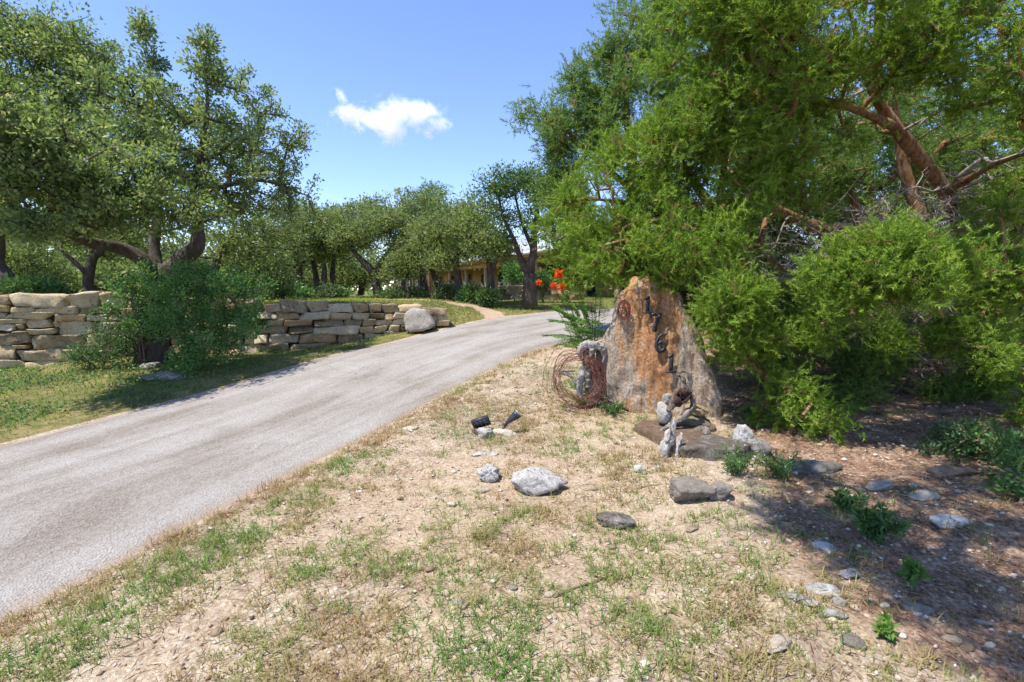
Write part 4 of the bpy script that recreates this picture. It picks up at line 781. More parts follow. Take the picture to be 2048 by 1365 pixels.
# ------------------------------------------------------------------ address stone
SY = 5.05
vv = np.array([553, 560, 575, 590, 610, 640, 660, 680, 720, 760, 800, 830, 850, 880])
uL = np.array([1272, 1262, 1252, 1234, 1226, 1222, 1212, 1203, 1194, 1202, 1218, 1228, 1234, 1240])
uR = np.array([1322, 1334, 1346, 1358, 1370, 1388, 1396, 1404, 1420, 1436, 1444, 1446, 1444, 1438])
def max_tilt(u): return (1380 - np.asarray(u, float)) / 160 * .22
def slab_y(u, v):
    """depth of the slab's face: leaning back, rounded at its edges, fluted from top to bottom"""
    u = np.asarray(u, float); v = np.asarray(v, float); l = np.interp(v, vv, uL); r = np.interp(v, vv, uR); f = np.clip((u - l) / (r - l), 0, 1)
    e = .13 * (1 - np.clip(f / .2, 0, 1)) ** 2 + .10 * (1 - np.clip((1 - f) / .12, 0, 1)) ** 2 + .06 * (1 - np.clip((v - 553) / 40, 0, 1)) ** 2
    p = np.stack([u / 200, v / 700, 0 * u], -1); q = np.stack([u / 200, v / 220, 0 * u + 4], -1)
    return SY + (850 - v) / 205 * .13 + e + max_tilt(u) + .075 * np.abs(fbm(p, 8, 2)) + .016 * np.abs(fbm(q, 7, 6)) + .008 * fbm(q, 26, 8)
NR, NC = 80, 60; rv_ = np.linspace(553, 885, NR); F = []; Bk = []
for v in rv_:
    l, r = np.interp(v, vv, uL) + 7 * float(fbm(np.array([v / 22, 0, 0]), 1, 3)), np.interp(v, vv, uR) + 7 * float(fbm(np.array([v / 22, 7, 0]), 1, 3))
    for f in np.linspace(0, 1, NC):
        u = l + (r - l) * f; Y = float(slab_y(u, v)); p = P(u, v, Y); F.append(p)
        Bk.append(p + np.array([(f - .5) * -.06, .12 + .2 * math.sin(math.pi * min(1, max(0, f))) ** .5 * min(1, (v - 545) / 60), 0]))
F = np.array(F); Bk = np.array(Bk); ii, jj = np.meshgrid(np.arange(NR - 1), np.arange(NC - 1), indexing='ij'); q0 = ii * NC + jj
Qf = np.stack([q0, q0 + NC, q0 + NC + 1, q0 + 1], -1).reshape(-1, 4); nF = len(F); Qb = Qf[:, ::-1] + nF; Qs = []
for i in range(NR - 1):
    for j, flip in ((0, 0), (NC - 1, 1)):
        a_, b_ = i * NC + j, (i + 1) * NC + j; q = [a_, a_ + nF, b_ + nF, b_]; Qs.append(q[::-1] if flip else q)
for j in range(NC - 1):
    Qs.append([j, j + 1, j + 1 + nF, j + nF]); a_ = (NR - 1) * NC + j; Qs.append([a_, a_ + nF, a_ + nF + 1, a_ + 1])
sb = P(1330, 850, SY); stone = empty('address_stone', (sb[0], sb[1], gz(sb[0], sb[1])), 'tall upright limestone slab with rust streaks and house number 1761', 'address stone')
build('slab', np.vstack([F, Bk]), Q=np.vstack([Qf, Qb, np.array(Qs)]), mat=M['slab'], parent=stone, smooth=True)
def stroke(mb, pts, wid, y0, th):
    """flat band of varying width with thickness, in the x-z plane"""
    pts = np.asarray(pts, float); m = len(pts); wid = np.broadcast_to(wid, (m,)); t = norm(np.gradient(pts, axis=0)); nn_ = np.stack([-t[:, 1], t[:, 0]], -1)
    l = pts + nn_ * wid[:, None] / 2; r = pts - nn_ * wid[:, None] / 2; V = []
    for yy in (y0, y0 + th):
        for e in (l, r): V += [(p[0], yy, p[1]) for p in e]
    Q = []
    for i in range(m - 1):
        a, b, c, d = i, m + i, 2 * m + i, 3 * m + i
        Q += [[a, b, b + 1, a + 1], [c, c + 1, d + 1, d], [a, a + 1, c + 1, c], [b, d, d + 1, b + 1]]
    Q += [[0, 2 * m, 3 * m, m], [m - 1, 2 * m - 1, 4 * m - 1, 3 * m - 1]]
    mb.add(V, Q=Q)
def numeral(ch, u, v, hpx):
    mb = MB(); th = .022
    if ch == '1':
        stroke(mb, [(0, .0), (0, .3), (0, .6), (0, .94)], [.2, .17, .17, .2], 0, th); stroke(mb, [(-.27, .045), (-.1, .05), (.1, .05), (.27, .045)], [.07, .1, .1, .07], -.002, th); stroke(mb, [(-.24, .78), (-.12, .84), (.02, .95), (.09, .985)], [.05, .11, .1, .03], -.003, th)
    elif ch == '7':
        stroke(mb, [(-.27, .9), (-.1, .9), (.1, .9), (.3, .9)], [.16, .17, .17, .16], 0, th); stroke(mb, spline([(.24, .9), (.1, .6), (0, .3), (-.03, 0)], 9), np.linspace(.12, .22, 9), -.002, th); stroke(mb, [(-.26, .98), (-.25, .85), (-.27, .7)], [.05, .08, .03], -.003, th)
    else:
        pts = spline([(.26, .9), (.12, .965), (-.06, .86), (-.2, .62), (-.235, .34), (-.13, .09), (.02, .035), (.17, .12), (.22, .31), (.15, .5), (.02, .545), (-.1, .47), (-.16, .36)], 44)
        stroke(mb, pts, np.interp(np.linspace(0, 1, 44), [0, .08, .3, .5, .7, .85, 1], [.16, .08, .17, .19, .15, .13, .08]), 0, th)
    o_h = hpx / FPX * SY; us = np.linspace(u - 14, u + 14, 9); vs_ = np.linspace(v - hpx / 2, v + hpx / 2, 9); yy = min(float(slab_y(a, b)) for a in us for b in vs_)
    yc = float(np.median([slab_y(a, b) for a in us for b in vs_])); c = P(u, v, max(yy - .002, yc - .05) - .016)
    V = np.vstack(mb.V); V = V * np.array([o_h, 1, o_h]); V[:, 2] -= o_h / 2
    V[:, 1] += -V[:, 2] * 0 + (V[:, 2]) * .13
    rc = R(8); V[:, 0], V[:, 2] = V[:, 0] * math.cos(rc) + V[:, 2] * math.sin(rc) * .4, V[:, 2]
    o = build('numeral', V + c, Q=np.vstack(mb.Q), mat=M['iron'], parent=stone); o['label'] = 'black iron numeral ' + {'1': 'one', '7': 'seven', '6': 'six'}[ch]
for ch, u, v, h_ in [('1', 1296, 610, 36), ('7', 1311, 645, 39), ('6', 1322, 686, 38), ('1', 1343, 727, 39)]: numeral(ch, u, v, h_)
# rusty wire star wreath hung on the slab
r_ = np.random.default_rng(5); mb = MB(); u0, v0 = 1247, 620; yy = min(float(slab_y(a, b)) for a in np.linspace(1234, 1260, 7) for b in np.linspace(600, 640, 7)); c = P(u0, v0, yy - .02); rx, rzv = 13 / FPX * SY, 19 / FPX * SY
for k in range(9):
    a_ = np.linspace(0, 6.283, 26) + r_.uniform(0, 6); f = r_.uniform(.8, 1.08)
    mb.tube(np.stack([c[0] + np.cos(a_) * rx * f, c[1] + r_.normal(0, .004, 26) - .004 * k + np.sin(a_) * rzv * .12, c[2] + np.sin(a_) * rzv * f], -1), .003, 4)
for k in range(5):
    a1, a2 = math.pi / 2 + k * 4 * math.pi / 5, math.pi / 2 + (k + 1) * 4 * math.pi / 5
    mb.tube([c + np.array([math.cos(a1) * rx * .85, -.02, math.sin(a1) * rzv * .85]), c + np.array([math.cos(a2) * rx * .85, -.022, math.sin(a2) * rzv * .85])], .0045, 4)
mb.tube([c + np.array([0, -.01, rzv]), c + np.array([.004, -.012, rzv + .06])], .003, 4)
tag(mb.obj('wire_star', M['rust'], None, True), 'small rusty wire star wreath hung at the top left of the slab', 'ornament')

# driftwood, wire and stones round the slab
def wood(name, label, cat, limbs, mat, seed, rough=.35, sides=10):
    mb = MB()
    for k, lb in enumerate(limbs):
        a_ = np.array(px(lb)) if len(lb[0]) == 4 else np.array(lb); s_ = spline(a_, max(8, len(a_) * 5)); mb.tube(s_[:, :3], np.maximum(.003, s_[:, 3] * .85), sides + 5, rough * 1.8, seed + k)
    return tag(mb.obj(name, M[mat], None, True), label, cat)
YD = 5.42
post = empty('driftwood_post', P(1185, 800, YD), 'gnarled driftwood post with bleached two-lobed top left of the slab', 'driftwood')
mb = MB(); r_ = np.random.default_rng(3)
for lb, sd_ in [([(1186, 806, YD, .10), (1184, 780, YD, .085), (1179, 750, YD, .07), (1175, 722, YD, .055), (1172, 700, YD, .045)], 1), ([(1192, 800, YD + .06, .07), (1191, 760, YD + .06, .06), (1196, 725, YD + .06, .05), (1200, 700, YD + .05, .045)], 2), ([(1180, 775, YD - .03, .05), (1173, 740, YD - .03, .03), (1178, 712, YD - .02, .025)], 3)]:
    s_ = spline(np.array(px(lb)), 22); mb.tube(s_[:, :3], s_[:, 3] * .8, 18, .75, sd_)
mb.obj('stem', M['driftwood'], post, True)
mb = MB()
for lb, sd_ in [([(1160, 716, YD - .03, .02), (1160, 702, YD - .03, .045), (1168, 690, YD - .02, .06), (1182, 690, YD - .02, .055), (1194, 691, YD, .06), (1207, 697, YD + .03, .05), (1212, 712, YD + .05, .028), (1211, 722, YD + .05, .012)], 4), ([(1184, 690, YD - .03, .04), (1184, 702, YD - .04, .035), (1180, 715, YD - .04, .015)], 5), ([(1204, 698, YD, .045), (1207, 712, YD + .01, .03), (1205, 726, YD, .012)], 6)]:
    s_ = spline(np.array(px(lb)), 26); mb.tube(s_[:, :3], s_[:, 3] * .72, 18, .7, sd_)
mb.obj('bleached_top', M['bleached'], post, True)
mb = MB(); s_ = spline(np.array(px([(1163, 800, YD - .02, .03), (1158, 770, YD - .02, .05), (1163, 745, YD, .045), (1170, 725, YD, .02)])), 16); mb.tube(s_[:, :3], s_[:, 3] * .8, 14, .7, 8); mb.obj('sunlit_tone_flank', M['bleached'], post, True)  # pale wood colour carries the sunlight on the post's left flank
# coil of rusty barbed wire
mb = MB(); r_ = np.random.default_rng(9); cc = P(1155, 758, YD - .12); RX, RZ = 50 / FPX * YD, 52 / FPX * YD
for k in range(21):
    a_ = np.linspace(0, 6.283, 40); f = r_.uniform(.7, 1.12); ph = r_.uniform(0, 6.28); dx, dz = r_.normal(0, .022, 2); ex, ez = r_.uniform(.85, 1.15, 2)
    wob = 1 + .07 * np.sin(a_ * 2 + ph) + .04 * np.sin(a_ * 5 + ph * 2) + .02 * np.sin(a_ * 11 + ph)
    X = cc[0] + dx + np.cos(a_) * RX * f * wob * ex; Z = cc[2] + dz + np.sin(a_) * RZ * f * wob * ez; Yy = cc[1] + r_.normal(0, .05) + .04 * np.sin(a_ * 3 + ph) + np.sin(a_) * .06 - np.cos(a_) * .05
    mb.tube(np.stack([X, Yy, Z], -1), .0024, 3, cap=False)
    for q in r_.integers(0, 39, 5):
        b_ = np.array([X[q], Yy[q], Z[q]]); d_ = norm(r_.normal(size=3)) * .018; mb.tube([b_ - d_, b_ + d_], .0016, 3, cap=False)
tag(mb.obj('barbed_wire_coil', M['rust'], None, False), 'loose coil of rusty barbed wire leaning on the driftwood post', 'wire coil')
wood('stick', 'long thin brown stick lying from the wire coil to the slab foot', 'stick', [[(1192, 785, YD - .1, .012), (1220, 802, YD - .12, .016), (1255, 820, YD - .14, .02), (1290, 836, YD - .16, .03), (1325, 833, YD - .16, .038)]], 'driftwood', 12, .3, 8)
wood('stick', 'short grey broken stick stuck in the wire coil', 'stick', [[(1118, 745, YD, .014), (1140, 752, YD - .02, .016), (1155, 772, YD - .03, .018), (1160, 778, YD - .03, .012)], [(1110, 741, YD + .02, .01), (1130, 743, YD, .014), (1150, 742, YD, .01)]], 'dead_wood', 13, .3, 7)
YS = 4.55
snag = empty('driftwood_snag', P(1340, 850, YS), 'twisted driftwood snag with looped branches and black knothole before the slab', 'driftwood')
mb = MB()
for lb, sd_ in [([(1352, 752, YS + .05, .012), (1362, 742, YS + .04, .018), (1374, 744, YS, .02), (1380, 762, YS, .02), (1379, 782, YS, .024), (1384, 798, YS, .03)], 1), ([(1352, 750, YS, .014), (1364, 755, YS - .02, .026), (1368, 770, YS - .02, .028), (1364, 785, YS, .032), (1372, 800, YS, .04)], 2),
               ([(1384, 795, YS, .035), (1386, 812, YS - .02, .034), (1378, 824, YS - .04, .036), (1362, 838, YS - .06, .032), (1342, 850, YS - .08, .028), (1322, 862, YS - .1, .016), (1312, 868, YS - .1, .007)], 3), ([(1366, 785, YS + .01, .03), (1352, 797, YS + .01, .036), (1344, 812, YS, .032), (1336, 822, YS - .02, .02)], 4), ([(1378, 822, YS - .02, .02), (1394, 815, YS, .012), (1410, 822, YS, .008)], 5)]:
    s_ = spline(np.array(px(lb)), 24); mb.tube(s_[:, :3], s_[:, 3] * .8, 14, .75, 20 + sd_)
mb.obj('limb', M['driftwood'], snag, True)
V, T = rock_shape((.17, .12, .17), 8, 3, 9, .15, .4); V = V @ np.array(Matrix.Rotation(R(25), 3, 'Y')).T
mb = MB(); a_ = np.linspace(0, 6.283, 15); c_ = P(1362, 794, YS - .03)
for k, (rr_, dy) in enumerate([(.055, .0), (.045, .0), (.036, .01)]): mb.tube(np.stack([c_[0] + np.cos(a_) * rr_ * (1 + .3 * np.sin(2 * a_ + k) + .1 * np.sin(5 * a_)), c_[1] + dy - .02 + .02 * np.sin(3 * a_), c_[2] + np.sin(a_) * rr_ * (1.2 + .25 * np.cos(3 * a_))], -1), .016 + .008 * np.sin(2 * a_), 10, .8, k, False)
mb.obj('knot_rim', bark('dark_wood', [(.3, (.02, .014, .012)), (.6, (.09, .05, .04)), (.8, (.2, .14, .11))]), snag, True)
build('knothole', V * np.array([.55, .5, .55]) + c_ + np.array([0, .035, 0]), T, mat=mplain('hollow_shade', (.008, .006, .006), .95, .05), parent=snag, smooth=True)  # solid near-black lump: the shade inside the knot is painted in its colour
wood('driftwood', 'splintered white driftwood stump standing below the snag', 'driftwood', [[(1326, 922, 4.02, .04), (1332, 893, 4.04, .05), (1342, 868, 4.08, .042), (1347, 850, 4.1, .024), (1349, 838, 4.11, .008)], [(1350, 918, 4.02, .025), (1354, 897, 4.04, .028), (1358, 878, 4.06, .022), (1364, 866, 4.07, .008)], [(1334, 885, 4.0, .022), (1340, 860, 4.03, .014), (1338, 846, 4.04, .004)]], 'bleached', 31, .5, 9)
wood('log', 'dark weathered log chunk lying beside the white stump', 'log', [[(1368, 882, 4.5, .05), (1385, 872, 4.5, .065), (1405, 864, 4.5, .06), (1418, 862, 4.5, .04)]], 'driftwood', 33, .3, 10)
def prock(label, u, v, Y, wpx, hpx_, dm, seed, mat, name='rock', rot=0.0, cat='rock', **k):
    """a stone whose middle shows at u,v"""
    c = P(u, v, Y); s = (wpx / FPX * Y, dm, hpx_ / FPX * Y); V, T = rock_shape(tuple(x * 1.12 for x in s), seed, k.pop('sub', 4), **k); V = rotz(V, rot)
    return tag(build(name, V + c, T, mat=M[mat], smooth=True), label, cat)
prock('small round grey stone on top of the cairn at the slab foot', 1334, 798, 4.62, 22, 24, .1, 51, 'grey_rock', soft=.45)
prock('tall grey stone under the round one at the slab foot', 1327, 825, 4.62, 30, 44, .16, 52, 'boulder', soft=.4)
prock('flat ochre stone perched on the block right of the snag', 1394, 820, 4.75, 40, 20, .2, 53, 'ochre_rock')
prock('big ochre and grey block under the perched flat stone', 1384, 846, 4.72, 76, 40, .3, 54, 'ochre_rock', sub=4, planes=14)
def slab_rock(name, label, corners, th, mat, seed, cat='rock'):
    """flat ledge: outline on the ground, given thickness"""
    pts = np.array([G(u, v) for u, v in corners]); c = pts.mean(0); n_ = len(pts); mb = MB(); rings = []
    dense = spline(np.vstack([pts, pts[:1]]), 56)[:-1]; m = len(dense)
    for z, f in ((-.06, 1.03), (th * .3, 1.04), (th * .6, 1.0), (th * .9, 1.0), (th, .95), (th * 1.0, .8), (th * 1.02, .6), (th * 1.02, .3)): 
        q = c + (dense - c) * f; q[:, 2] = c[2] + z; rings.append(q)
    V = np.vstack(rings + [[c + np.array([0, 0, th * 1.02])]]); V = V + .045 * np.stack([fbm(V, 12, seed), fbm(V, 12, seed + 3), .5 * fbm(V, 12, seed + 5)], -1)
    Q = []; T = []
    for k in range(len(rings) - 1):
        for j in range(m): Q.append([k * m + j, k * m + (j + 1) % m, (k + 1) * m + (j + 1) % m, (k + 1) * m + j])
    k = len(rings) - 1
    for j in range(m): T.append([k * m + j, k * m + (j + 1) % m, (k + 1) * m])
    return tag(build(name, V, T, Q, mat=M[mat], smooth=False), label, cat)
slab_rock('ledge_stone', 'flat brown ledge stone at the foot of the slab', [(1268, 862), (1300, 880), (1345, 905), (1390, 905), (1400, 880), (1330, 858), (1285, 852)], .08, 'brown_rock', 3)
slab_rock('ledge_stone', 'long shaded grey ledge stone right of the white stump', [(1360, 915), (1420, 922), (1470, 925), (1500, 905), (1450, 890), (1380, 890)], .09, 'grey_rock', 5)
prock('upright blue-grey stone in shade right of the slab', 1483, 872, 4.2, 34, 46, .18, 57, 'grey_rock')
prock('squat grey stone at the end of the shaded ledge', 1512, 897, 4.1, 44, 34, .18, 58, 'grey_rock')
prock('long low pale stone in juniper shade right of the slab', 1622, 938, 3.75, 110, 36, .2, 59, 'grey_rock', sub=4)

# ------------------------------------------------------------------ solar spotlight
YP = G(968, 868)[1]
sp = empty('solar_spotlight', G(985, 866), 'black solar garden spotlight with tilted panel on stones by the driveway', 'spotlight')
def basis(ax): ax = norm(np.array(ax, float)); e = norm(np.cross(ax, [0, 0, 1.])); return np.stack([e, ax, np.cross(e, ax)], 1)
Mp = np.array((Matrix.Rotation(R(-18), 3, 'Y') @ Matrix.Rotation(R(32), 3, 'X')))
mb = MB(); pc = P(962, 845, YP); mb.box(pc, (.165, .03, .105), Mp); pn = mb.obj('panel', M['plastic'], sp)
mb = MB(); mb.box(pc + Mp @ np.array([0, -.0165, -.002]), (.148, .003, .088), Mp); mb.obj('solar_cell', M['panel'], pn)
mb = MB()
for e in (-.0365, 0, .0365): mb.box(pc + Mp @ np.array([e, -.0188, -.002]), (.0015, .0015, .086), Mp)
mb.obj('grid_line', M['lens'], pn)
hd = [P(1008, 852, YP), P(1014, 846, YP), P(1018, 842, YP), P(1032, 831, YP), P(1036, 827, YP)]
mb = MB(); mb.tube(hd, [.013, .016, .022, .042, .045], 16); he = mb.obj('lamp_head', M['plastic'], sp, True)
mb = MB(); dv = norm(hd[-1] - hd[0]); mb.tube([hd[-1] + dv * .001, hd[-1] + dv * .006], .038, 16); mb.obj('lens', M['lens'], he, True)
mb = MB()
for k in range(3): q = hd[0] + dv * (.002 + .011 * k) - np.array([0, 0, .004]); mb.tube([q, q + dv * .006], .019, 12)
mb.obj('ribbed_neck', M['plastic'], sp, True)
mb = MB(); mb.tube([hd[0], P(1005, 862, YP), P(1003, 880, YP)], [.012, .014, .006], 8); mb.obj('stake', M['plastic'], sp, True); mb = MB(); mb.tube([pc + np.array([0, .02, -.03]), pc + np.array([.01, .03, -.14])], [.012, .008], 8); mb.obj('stake', M['plastic'], sp, True)
mb = MB(); mb.tube(spline([hd[0], P(1000, 842, YP + .05), P(985, 843, YP + .05), pc + np.array([.06, .03, 0])], 14), .003, 5); mb.obj('cable', M['plastic'], sp, True)
prock('pitted knobbly grey stone in front of the solar panel', 972, 874, YP - .1, 36, 44, .13, 62, 'grey_rock', sub=4, rough=.3, pits=.35)
prock('narrow pale stone lying under the spotlight head', 1010, 866, YP - .03, 54, 18, .12, 63, 'cream_rock', rot=-.3)
prock('low grey-green stone left of the knobbly stone', 942, 880, YP - .05, 34, 20, .12, 64, 'boulder')
prock('rusty brown stone under the solar panel', 958, 862, YP + .02, 36, 16, .1, 65, 'brown_rock')

# ------------------------------------------------------------------ loose rocks on the caliche
def grock(label, u, v, wpx, hm, seed, mat, rot=0.0, dep=.7, sink=.38, **k):
    p = G(u, v); wm = wpx / FPX * p[1]; return rock('rock', label, (p[0], p[1]), (wm * 1.1, wm * dep * 1.1, hm), seed, mat, rz=rot, sink=sink, **k)
grock('big lumpy grey and white limestone rock in the middle of the bare ground', 1068, 984, 118, .20, 201, 'grey_rock', -.25, .6, .25, sub=4, planes=13, rough=.12, pits=.15)
grock('pitted dark and white rock beside the big lumpy one', 981, 960, 46, .15, 202, 'grey_rock', .3, .8, .2, sub=4, rough=.3, pits=.3)
grock('flat cream stone just below the pitted rock', 963, 981, 40, .06, 203, 'cream_rock', .2, .7)
grock('flat rounded grey rock alone below the pair of boulders', 1230, 1048, 74, .09, 204, 'grey_rock', 0, .85, .3, sub=4, soft=.4)
grock('mottled brown-grey rock with rough top left of a smaller one', 1380, 1002, 96, .17, 205, 'boulder', .1, .7, .3, sub=4, rough=.15, pits=.2)
grock('smaller mottled rock touching the rough brown-grey one', 1440, 1000, 52, .14, 206, 'boulder', .5, .8, .3)
grock('small clean white stone near the white stump', 1277, 948, 26, .06, 207, 'white_rock', 0, .9, .25)
grock('pale angular stone by the bottom right of the sunlit ground', 1556, 1298, 62, .05, 208, 'cream_rock', .5, .6)
grock('cream chip stone just right of the angular pale stone', 1592, 1284, 18, .02, 226, 'cream_rock')
grock('smooth tan cobble on the shadow edge at bottom right', 1706, 1296, 44, .06, 209, 'boulder', -.4, .8, .3, soft=.5)
grock('white-grey flat stone in the shade near the yellow flower', 1640, 1098, 60, .05, 210, 'white_rock', -.6, .6)
grock('flat blue-grey stone in dappled shade', 1698, 1150, 46, .05, 211, 'grey_rock', .2)
grock('grey paving-like stone above the shadow edge', 1650, 1188, 60, .045, 212, 'grey_rock', -.3)
grock('pale oblong stone at the shadow boundary', 1598, 1212, 66, .045, 213, 'grey_rock', -.5, .45)
grock('small egg-shaped pale stone between flat shaded stones', 1680, 1212, 28, .04, 214, 'white_rock')
grock('small round stone left of the egg-shaped one', 1655, 1202, 24, .035, 215, 'cream_rock')
grock('broad flat shaded stone below the egg-shaped stone', 1664, 1234, 50, .04, 216, 'grey_rock')
grock('grey low stone beneath the orange-flowered weed', 1898, 1050, 74, .07, 217, 'grey_rock', .1, .6)
grock('dark mossy stone lying in juniper litter', 1850, 1000, 66, .08, 218, 'boulder', .2, .6)
grock('dark half-buried stone left of the mossy one', 1760, 978, 58, .08, 219, 'boulder', 0, .6)
grock('long tan stone among litter at the far right', 1910, 950, 80, .08, 220, 'brown_rock', -.2, .4)
grock('tan split stone near the lower right corner', 1930, 1290, 44, .06, 221, 'cream_rock', .6)
grock('pale stone left of the tan split stone', 1900, 1288, 34, .05, 222, 'cream_rock', -.4)
grock('slender white stone in lower right litter', 1964, 1246, 30, .025, 223, 'white_rock', -.6, .4)
grock('brown-grey stone in streaky shade', 1832, 1224, 50, .04, 224, 'boulder', -.4, .6)
grock('small cube-like stone at the edge of the shade', 1453, 1090, 28, .05, 225, 'cream_rock', .4, .9)
grock('two-toned white stone in the bare ground at bottom centre', 918, 1212, 24, .03, 227, 'white_rock')
grock('smooth cream stone touching the two-toned white one', 929, 1226, 22, .035, 228, 'cream_rock')
grock('cream stone at the left end of the crooked twig', 1098, 1194, 26, .03, 229, 'cream_rock')
grock('white flake near the end of the thin twig', 1024, 1182, 22, .025, 230, 'white_rock')
grock('white chip among the grass tufts left of centre', 756, 1146, 22, .025, 231, 'white_rock')
grock('pale stone by the driveway edge near the solar light', 822, 862, 34, .04, 232, 'cream_rock')
grock('broken white stone at the grassy driveway edge', 960, 912, 26, .04, 233, 'white_rock')
grock('small grey stone right of the broken white one', 988, 914, 22, .035, 234, 'grey_rock')
grock('angular pink-cream stone right of the big lumpy rock', 1180, 984, 30, .035, 235, 'cream_rock')
grock('pale stone between the flat grey rock and the mottled pair', 1382, 1064, 34, .03, 236, 'cream_rock', .5, .5)
grock('low flat grey rock in the grass at the oak foot', 325, 757, 100, .12, 237, 'grey_rock', -.25, .5, .45)
grock('rounded pale stone against the oak trunk', 302, 738, 36, .16, 238, 'boulder', 0, .8)

# twigs lying on the ground
def twig(label, pts, r):
    q = np.array([G(u, v) + np.array([0, 0, .014]) for u, v in pts]); s_ = spline(q, 18); mb = MB(); mb.tube(s_, np.linspace(r, r * .5, 18), 6, .25, 3)
    tag(mb.obj('twig', M['twig'], None, True), label, 'twig')
twig('bent brown twig lying diagonally at bottom centre', [(975, 1172), (1010, 1192), (1046, 1225), (1075, 1266)], .008)
twig('crooked twig right of the cream stone', [(1108, 1200), (1150, 1182), (1190, 1168), (1226, 1154)], .007)
twig('grey twig near the mottled rock', [(1215, 996), (1260, 985), (1300, 976), (1340, 972)], .007)
wood('branch', 'broken brown branch lying in the juniper litter at right', 'branch', [[(1810, 775, 5.6, .035), (1850, 800, 5.5, .035), (1890, 822, 5.4, .03), (1940, 838, 5.3, .02)]], 'twig', 44, .25, 8)
wood('driftwood', 'short split bleached wood chip right of the white stone', 'driftwood', [[(1284, 972, 3.75, .014), (1300, 955, 3.78, .022), (1318, 932, 3.82, .015)]], 'bleached', 45, .4, 7)

# ------------------------------------------------------------------ flowering plants
def fronds(label, u, v, Y, tips, seed, heads):
    b = P(u, v, Y); b[2] = gz(b[0], b[1]); root = empty('flowering_plant', b, label, 'plant'); r_ = np.random.default_rng(seed); mbS = MB(); Cc = []; Dd = []
    for k, (tu, tv, ty) in enumerate(tips):
        t = P(tu, tv, ty); mid_ = (b + t) / 2 + np.array([0, 0, .22 + .1 * r_.random()]); s_ = spline([b, mid_, t], 24); mbS.tube(s_, np.linspace(.006, .002, 24), 5)
        for i in range(9, 24):
            ax = norm(s_[min(i + 1, 23)] - s_[i - 1]); sd_ = norm(np.cross(ax, [0, 0, 1.]))
            for e in (-1, 1):
                pd = norm(sd_ * e + ax * .55 + np.array([0, 0, -.15])); l = .13 * math.sin(math.pi * (i - 7) / 19) + .03
                for f in np.linspace(.12, 1, 9):
                    for e2 in (-1, 1): Cc.append(s_[i] + pd * l * f); Dd.append(norm(np.cross(pd, [0, 0, 1.]) * e2 + pd * .5))
    Cc = np.array(Cc); n_ = len(Cc); V, Q = leaves_geo(Cc, np.array(Dd), np.full(n_, .026), np.full(n_, .013), .1, r_)
    build('foliage', V, Q=Q, mat=M['frond'], parent=root, attrs={'tint': np.repeat(np.clip(r_.normal(.55, .2, n_), 0, 1), 4)})
    for (hu, hv, hy, sz) in heads:
        t = P(hu, hv, hy); mbS.tube(spline([b, (b + t) / 2 + np.array([0, 0, .12]), t], 12), np.linspace(.005, .003, 12), 5)
        n_ = 70; d = norm(r_.normal(size=(n_, 3)) + np.array([0, 0, .2])); V, Q = leaves_geo(t + d * sz * r_.random((n_, 1)) * .8, norm(d + r_.normal(size=(n_, 3)) * .5), np.full(n_, sz * .7), np.full(n_, sz * .5), .2, r_)
        build('flower', V, Q=Q, mat=M['petal'], parent=root, attrs={'tint': np.repeat(np.clip(.3 + .4 * d[:, 2] + r_.normal(0, .2, n_), 0, 1), 4)})
    mbS.obj('stem', M['weed_leaf'], root, True)
fronds('feathery plant with orange-red flower heads between driveway and slab', 1188, 712, 6.1, [(1110, 640, 5.9), (1100, 670, 5.7), (1130, 600, 6.1), (1150, 655, 5.6), (1175, 640, 5.6), (1190, 660, 5.6), (1125, 690, 5.6), (1165, 610, 6.1), (1195, 620, 6.2), (1140, 630, 5.9), (1180, 590, 6.3), (1115, 615, 6.0), (1185, 690, 5.5)], 4,
       [(1117, 548, 6.0, .05), (1108, 572, 5.95, .042), (1124, 574, 6.0, .044), (1078, 566, 6.1, .036), (1193, 546, 6.2, .025), (1208, 541, 6.2, .02)])
def weed(label, u, v, hgt, spread, n_st, seed, mat='weed_leaf', leaf=(.06, .02), flower=None, fcount=0, fsize=.012, name='weed', group=None):
    b = G(u, v); r_ = np.random.default_rng(seed); root = empty(name, (b[0], b[1], gz(b[0], b[1])), label, 'plant', group); b = np.array(root.location); mb = MB(); Cc = []; Dd = []; tips = []
    for k in range(n_st):
        a_ = r_.uniform(0, 6.28); rr_ = spread * r_.random() ** .6; t = b + np.array([math.cos(a_) * rr_, math.sin(a_) * rr_, hgt * r_.uniform(.55, 1)]); s_ = spline([b + r_.normal(size=3) * np.array([.03, .03, 0]), (b + t) / 2 + np.array([0, 0, hgt * .15]), t], 12); mb.tube(s_, np.linspace(.0035, .0015, 12), 4); tips.append(t)
        for i in range(2, 12):
            for e in range(3): d = norm(r_.normal(size=3) + np.array([0, 0, .3])); Cc.append(s_[i]); Dd.append(d)
    Cc = np.array(Cc); m = len(Cc); V, Q = leaves_geo(Cc, np.array(Dd), leaf[0] * r_.uniform(.5, 1.2, m), leaf[1] * r_.uniform(.7, 1.2, m), .2, r_)
    build('foliage', V, Q=Q, mat=M[mat], parent=root, attrs={'tint': np.repeat(np.clip(r_.normal(.55, .2, m), 0, 1), 4)}); mb.obj('stem', M['weed_leaf'], root, True)
    for k in range(fcount):
        t = tips[k % len(tips)] + r_.normal(size=3) * .015 + np.array([0, 0, .01]); d = norm(r_.normal(size=(10, 3)) + np.array([0, 0, .8])); V, Q = leaves_geo(np.repeat(t[None], 10, 0), d, np.full(10, fsize), np.full(10, fsize * .7), .2, r_)
        build('flower', V, Q=Q, mat=M[flower], parent=root, attrs={'tint': np.full(40, .95)})
weed('bright green weed with an orange flower in the shade at right', 1745, 1080, .17, .15, 22, 301, flower='petal', fcount=2, fsize=.016)
